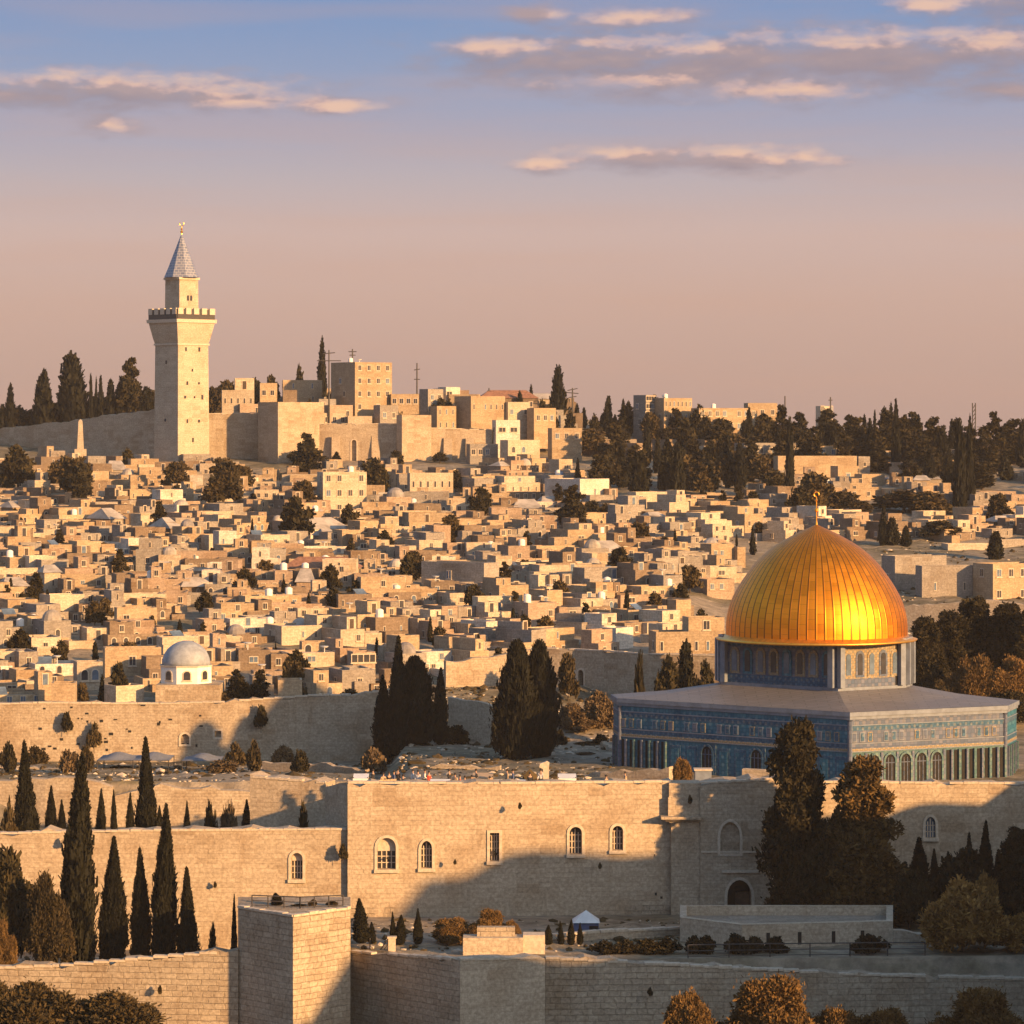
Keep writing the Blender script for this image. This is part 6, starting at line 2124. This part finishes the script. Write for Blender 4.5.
def stall(label, px, Y, w, top, mat='canvas_white'):
    g = ground(PX(px, Y), Y)
    root = empty('market_stall', (PX(px, Y), Y, g))
    h = PZ(top, Y) - g
    m = MB()
    m.add([(-w / 2, -.9, h - .28), (w / 2, -.9, h - .28), (w / 2, .9, h - .02), (-w / 2, .9, h - .02), (-w / 2, -.9, h - .22), (w / 2, -.9, h - .22), (w / 2, .9, h + .04), (-w / 2, .9, h + .04)], [(3, 2, 1, 0), (4, 5, 6, 7), (0, 1, 5, 4), (1, 2, 6, 5), (2, 3, 7, 6), (3, 0, 4, 7)])
    m.box(-w / 2, w / 2, -.92, -.89, h - .55, h - .22)
    m.build('awning', mat, root)
    for x in (-w / 2 + .06, w / 2 - .06):
        for y in (-.85, .85):
            MB().tube((x, y, -.2), (x, y, h - .1), .04, seg=6).build('pole', 'iron', root)
    MB().box(-w / 2 + .1, w / 2 - .1, -.6, .3, .75, .82).build('counter', 'wood_dark', root)
    tag(root, label, 'stall', 'stalls on the terrace behind the rampart')


for a in [('white stall awning at the left end of the crowd', 361, 303, 1.4, 775, 'canvas_white'), ('low wide white stall in the middle of the crowd', 440, 301, 1.8, 780.5, 'canvas_white'), ('tan stall awning standing highest among the crowd', 483, 309, 1.9, 774, 'cloth_tan'),
          ('white stall right of the tan one', 496, 301, 1.5, 781, 'canvas_white'), ('last white stall before the bare terrace', 519, 301, 1.2, 781, 'canvas_white'), ('white stall beside the hooked stone pillar', 567, 308, 1.7, 775, 'canvas_white')]:
    stall(*a)
pi_ = empty('stone_pillar', (PX(546, 303), 303, ground(PX(546, 303), 303)))
g = pi_.location.z
h = PZ(761, 303) - g
MB().box(-.26, .26, -.26, .26, -.3, h - .5).build('shaft', 'trim_stone', pi_)
MB().prism([(-.62, h - .55), (-.25, h - .7), (.28, h - .5), (.30, h - .12), (.05, h), (-.55, h - .22)], -.3, .3).build('hooked_capital', 'trim_stone', pi_)
tag(pi_, 'lone sunlit stone pillar with a hooked top behind the rampart', 'pillar')


def skin_mesh(name, V, E, Rd, mat, sub=1):
    me = bpy.data.meshes.new(name)
    me.from_pydata(V, E, [])
    o = link(name, me)
    md = o.modifiers.new('skin', 'SKIN')
    sv = me.skin_vertices[0].data
    for i, r_ in enumerate(Rd):
        sv[i].radius = (r_, r_) if not isinstance(r_, tuple) else r_
        sv[i].use_root = i == 0
    sb_ = o.modifiers.new('sub', 'SUBSURF')
    sb_.levels = sub; sb_.render_levels = sub
    bpy.context.view_layer.update()
    res = bpy.data.meshes.new_from_object(o.evaluated_get(bpy.context.evaluated_depsgraph_get()))
    bpy.data.objects.remove(o)
    res.materials.clear()
    res.materials.append(MAT[mat])
    res.name = name
    return res


def person_meshes(stride, armf, lean):
    hip = (0, 0, .93)
    V = [hip, (0, lean * .4, 1.2), (0, lean, 1.42), (0, lean * 1.1, 1.52), (0, lean * 1.2, 1.62), (0, lean * 1.2 - .01, 1.74),
         (-.10, 0, .88), (-.11, -stride * .5, .50), (-.11, -stride, .08), (-.11, -stride - .14, .04),
         (.10, 0, .88), (.11, stride * .4, .50), (.11, stride, .08), (.11, stride - .14, .04),
         (-.19, lean, 1.40), (-.24, lean + armf * .2, 1.13), (-.22, lean - armf - .05, .90), (-.21, lean - armf - .10, .80),
         (.19, lean, 1.40), (.24, lean - armf * .2, 1.13), (.22, lean + armf * .6 - .05, .90), (.21, lean + armf * .6 - .1, .80)]
    E = [(0, 1), (1, 2), (2, 3), (3, 4), (4, 5), (0, 6), (6, 7), (7, 8), (8, 9), (0, 10), (10, 11), (11, 12), (12, 13), (2, 14), (14, 15), (15, 16), (16, 17), (2, 18), (18, 19), (19, 20), (20, 21)]
    Rd = [(.15, .11), (.14, .10), (.15, .10), .055, .09, .085, .085, .06, .045, .04, .085, .06, .045, .04, .06, .045, .035, .03, .06, .045, .035, .03]
    body = skin_mesh('body', V, E, Rd, 'skin')
    cv = [(0, 0, .80), (0, lean * .4, 1.2), (0, lean, 1.43), (-.20, lean, 1.40), (-.24, lean + armf * .2, 1.13), (-.22, lean - armf - .04, .92), (.20, lean, 1.40), (.24, lean - armf * .2, 1.13), (.22, lean + armf * .6 - .04, .92)]
    ce = [(0, 1), (1, 2), (2, 3), (3, 4), (4, 5), (2, 6), (6, 7), (7, 8)]
    coat = skin_mesh('coat', cv, ce, [(.19, .15), (.175, .13), (.17, .12), .08, .065, .055, .08, .065, .055], 'cloth_black')
    tv = [(0, 0, .93), (-.10, 0, .86), (-.11, -stride * .5, .50), (-.11, -stride, .12), (.10, 0, .86), (.11, stride * .4, .50), (.11, stride, .12)]
    trs = skin_mesh('trousers', tv, [(0, 1), (1, 2), (2, 3), (0, 4), (4, 5), (5, 6)], [(.16, .12), .105, .085, .07, .105, .085, .07], 'cloth_black')
    hm = MB().lathe([(.105, 1.66), (.115, 1.72), (.105, 1.79), (.07, 1.84), (.01, 1.86)], 12, (0, lean * 1.2 + .015)).mesh('hair', 'hair')
    return body, coat, trs, hm


POSES = [person_meshes(*p) for p in ((.02, .04, 0), (.22, .18, -.03), (.10, .25, -.08))]
CLOTH = {'black': 'cloth_black', 'blue': 'cloth_blue', 'red': 'cloth_red', 'tan': 'cloth_tan', 'white': 'cloth_white'}
COATS = {}
PEOPLE = [(366, 'black'), (373, 'black'), (383, 'tan'), (389, 'black'), (394, 'blue'), (398, 'black'), (403, 'black'), (412, 'white'), (418, 'white'), (424, 'white'), (429, 'red'), (449, 'black'), (455, 'tan'), (460, 'red'), (465, 'tan'), (472, 'red'), (477, 'black'), (489, 'white'), (507, 'tan'), (513, 'blue'), (530, 'black'), (541, 'white'), (606, 'tan'), (626, 'tan')]
PR = random.Random(9)
for i, (px, col) in enumerate(PEOPLE):
    p_ = PR.randrange(3)
    body, coat, trs, hm = POSES[p_]
    Y = PR.uniform(302, 309)
    X = PX(px, Y)
    root = empty('person', (X, Y, ground(X, Y) + .02), PR.uniform(-2, 2))
    link('body', body, root)
    if (p_, col) not in COATS:
        c = coat.copy(); c.materials.clear(); c.materials.append(MAT[CLOTH[col]]); COATS[(p_, col)] = c
    link('coat', COATS[(p_, col)], root)
    link('trousers', trs, root)
    link('hair', hm, root)
    auto(root, f'{"standing" if p_ == 0 else "walking"} person in a {col} coat', 'person', 'people on the terrace behind the rampart', px, 778)

# ------------------------------------------------------------------ labels that say which one
ANCH = [(180, 330, 'the minaret'), (185, 672, 'the grey dome'), (817, 590, 'the gold dome'), (365, 388, 'the sandstone palace'), (80, 437, 'the obelisk'), (300, 436, 'the broad tower'), (478, 408, 'the villa'),
        (727, 425, 'the long hotel'), (674, 410, 'the square hotel'), (558, 392, 'the skyline cypress'), (412, 698, 'the mid cypress clump'), (527, 700, 'the twin dark trees'), (594, 493, 'the blank facade'), (228, 543, 'the slit white house'),
        (344, 494, 'the tall house'), (430, 486, 'the six slit house'), (460, 578, 'the long grey house'), (354, 620, 'the honey hall'), (495, 608, 'the arched house'), (616, 638, 'the white cube'), (690, 645, 'the long honey house'),
        (136, 620, 'the square honey house'), (60, 605, 'the stepped house'), (362, 667, 'the rosy house'), (1000, 585, 'the bright barracks'), (925, 585, 'the grey ramparts'), (885, 435, 'the skyline cypresses'), (960, 470, 'the tall slope cypress'),
        (894, 532, 'the small cypress trio'), (825, 422, 'the far tower block'), (740, 898, 'the arched gateway'), (800, 820, 'the two tall pines'), (295, 970, 'the bastion'), (504, 945, 'the stone planter'), (586, 920, 'the kiosk'),
        (77, 850, 'the tallest front cypress'), (147, 780, 'the tallest back cypress'), (287, 802, 'the shadowed wall block'), (703, 778, 'the pale pier'), (546, 771, 'the hooked pillar'), (440, 783, 'the low wide stall'), (361, 779, 'the end stall'), (135, 760, 'the long canopy'),
        (50, 698, 'the far turret'), (290, 690, 'the right turret'), (970, 930, 'the biggest amber bush'), (930, 828, 'the blue shuttered window'), (575, 668, 'the two wall arches'), (1016, 870, 'the edge pine'), (30, 520, 'the far slope'), (260, 590, 'the middle slope')]
DIRS = ['right of', 'above right of', 'above', 'above left of', 'left of', 'below left of', 'below', 'below right of']
ORD = ['nearest', 'second nearest', 'third nearest', 'fourth nearest', 'fifth nearest', 'sixth nearest', 'seventh nearest', 'eighth nearest', 'ninth nearest', 'tenth nearest', 'eleventh nearest', 'twelfth nearest']
cells = {}
for o, d, px, py in AUTO:
    best = min(ANCH, key=lambda a: (a[0] - px) ** 2 + ((a[1] - py) * 1.2) ** 2)
    dx, dy = px - best[0], best[1] - py
    k = int(round(math.degrees(math.atan2(dy, dx)) / 45)) % 8
    cells.setdefault((o['category'], best[2], DIRS[k]), []).append((math.hypot(dx, dy), o, d))
seen = set()
for (cat, a, dr), L in cells.items():
    L.sort(key=lambda t: t[0])
    for i, (_, o, d) in enumerate(L):
        lab = f'{d}, {dr} {a}' if len(L) == 1 else f'{d}, {ORD[min(i, 11)]} {dr} {a}'
        while len(lab.replace(',', '').split()) > 16: lab = lab.split(' ', 1)[1]
        o['label'] = lab[0].lower() + lab[1:]
        if len(lab.replace(',', '').split()) > 16: print('LONG', lab)
        if lab in seen: print('DUP', lab)
        seen.add(lab)
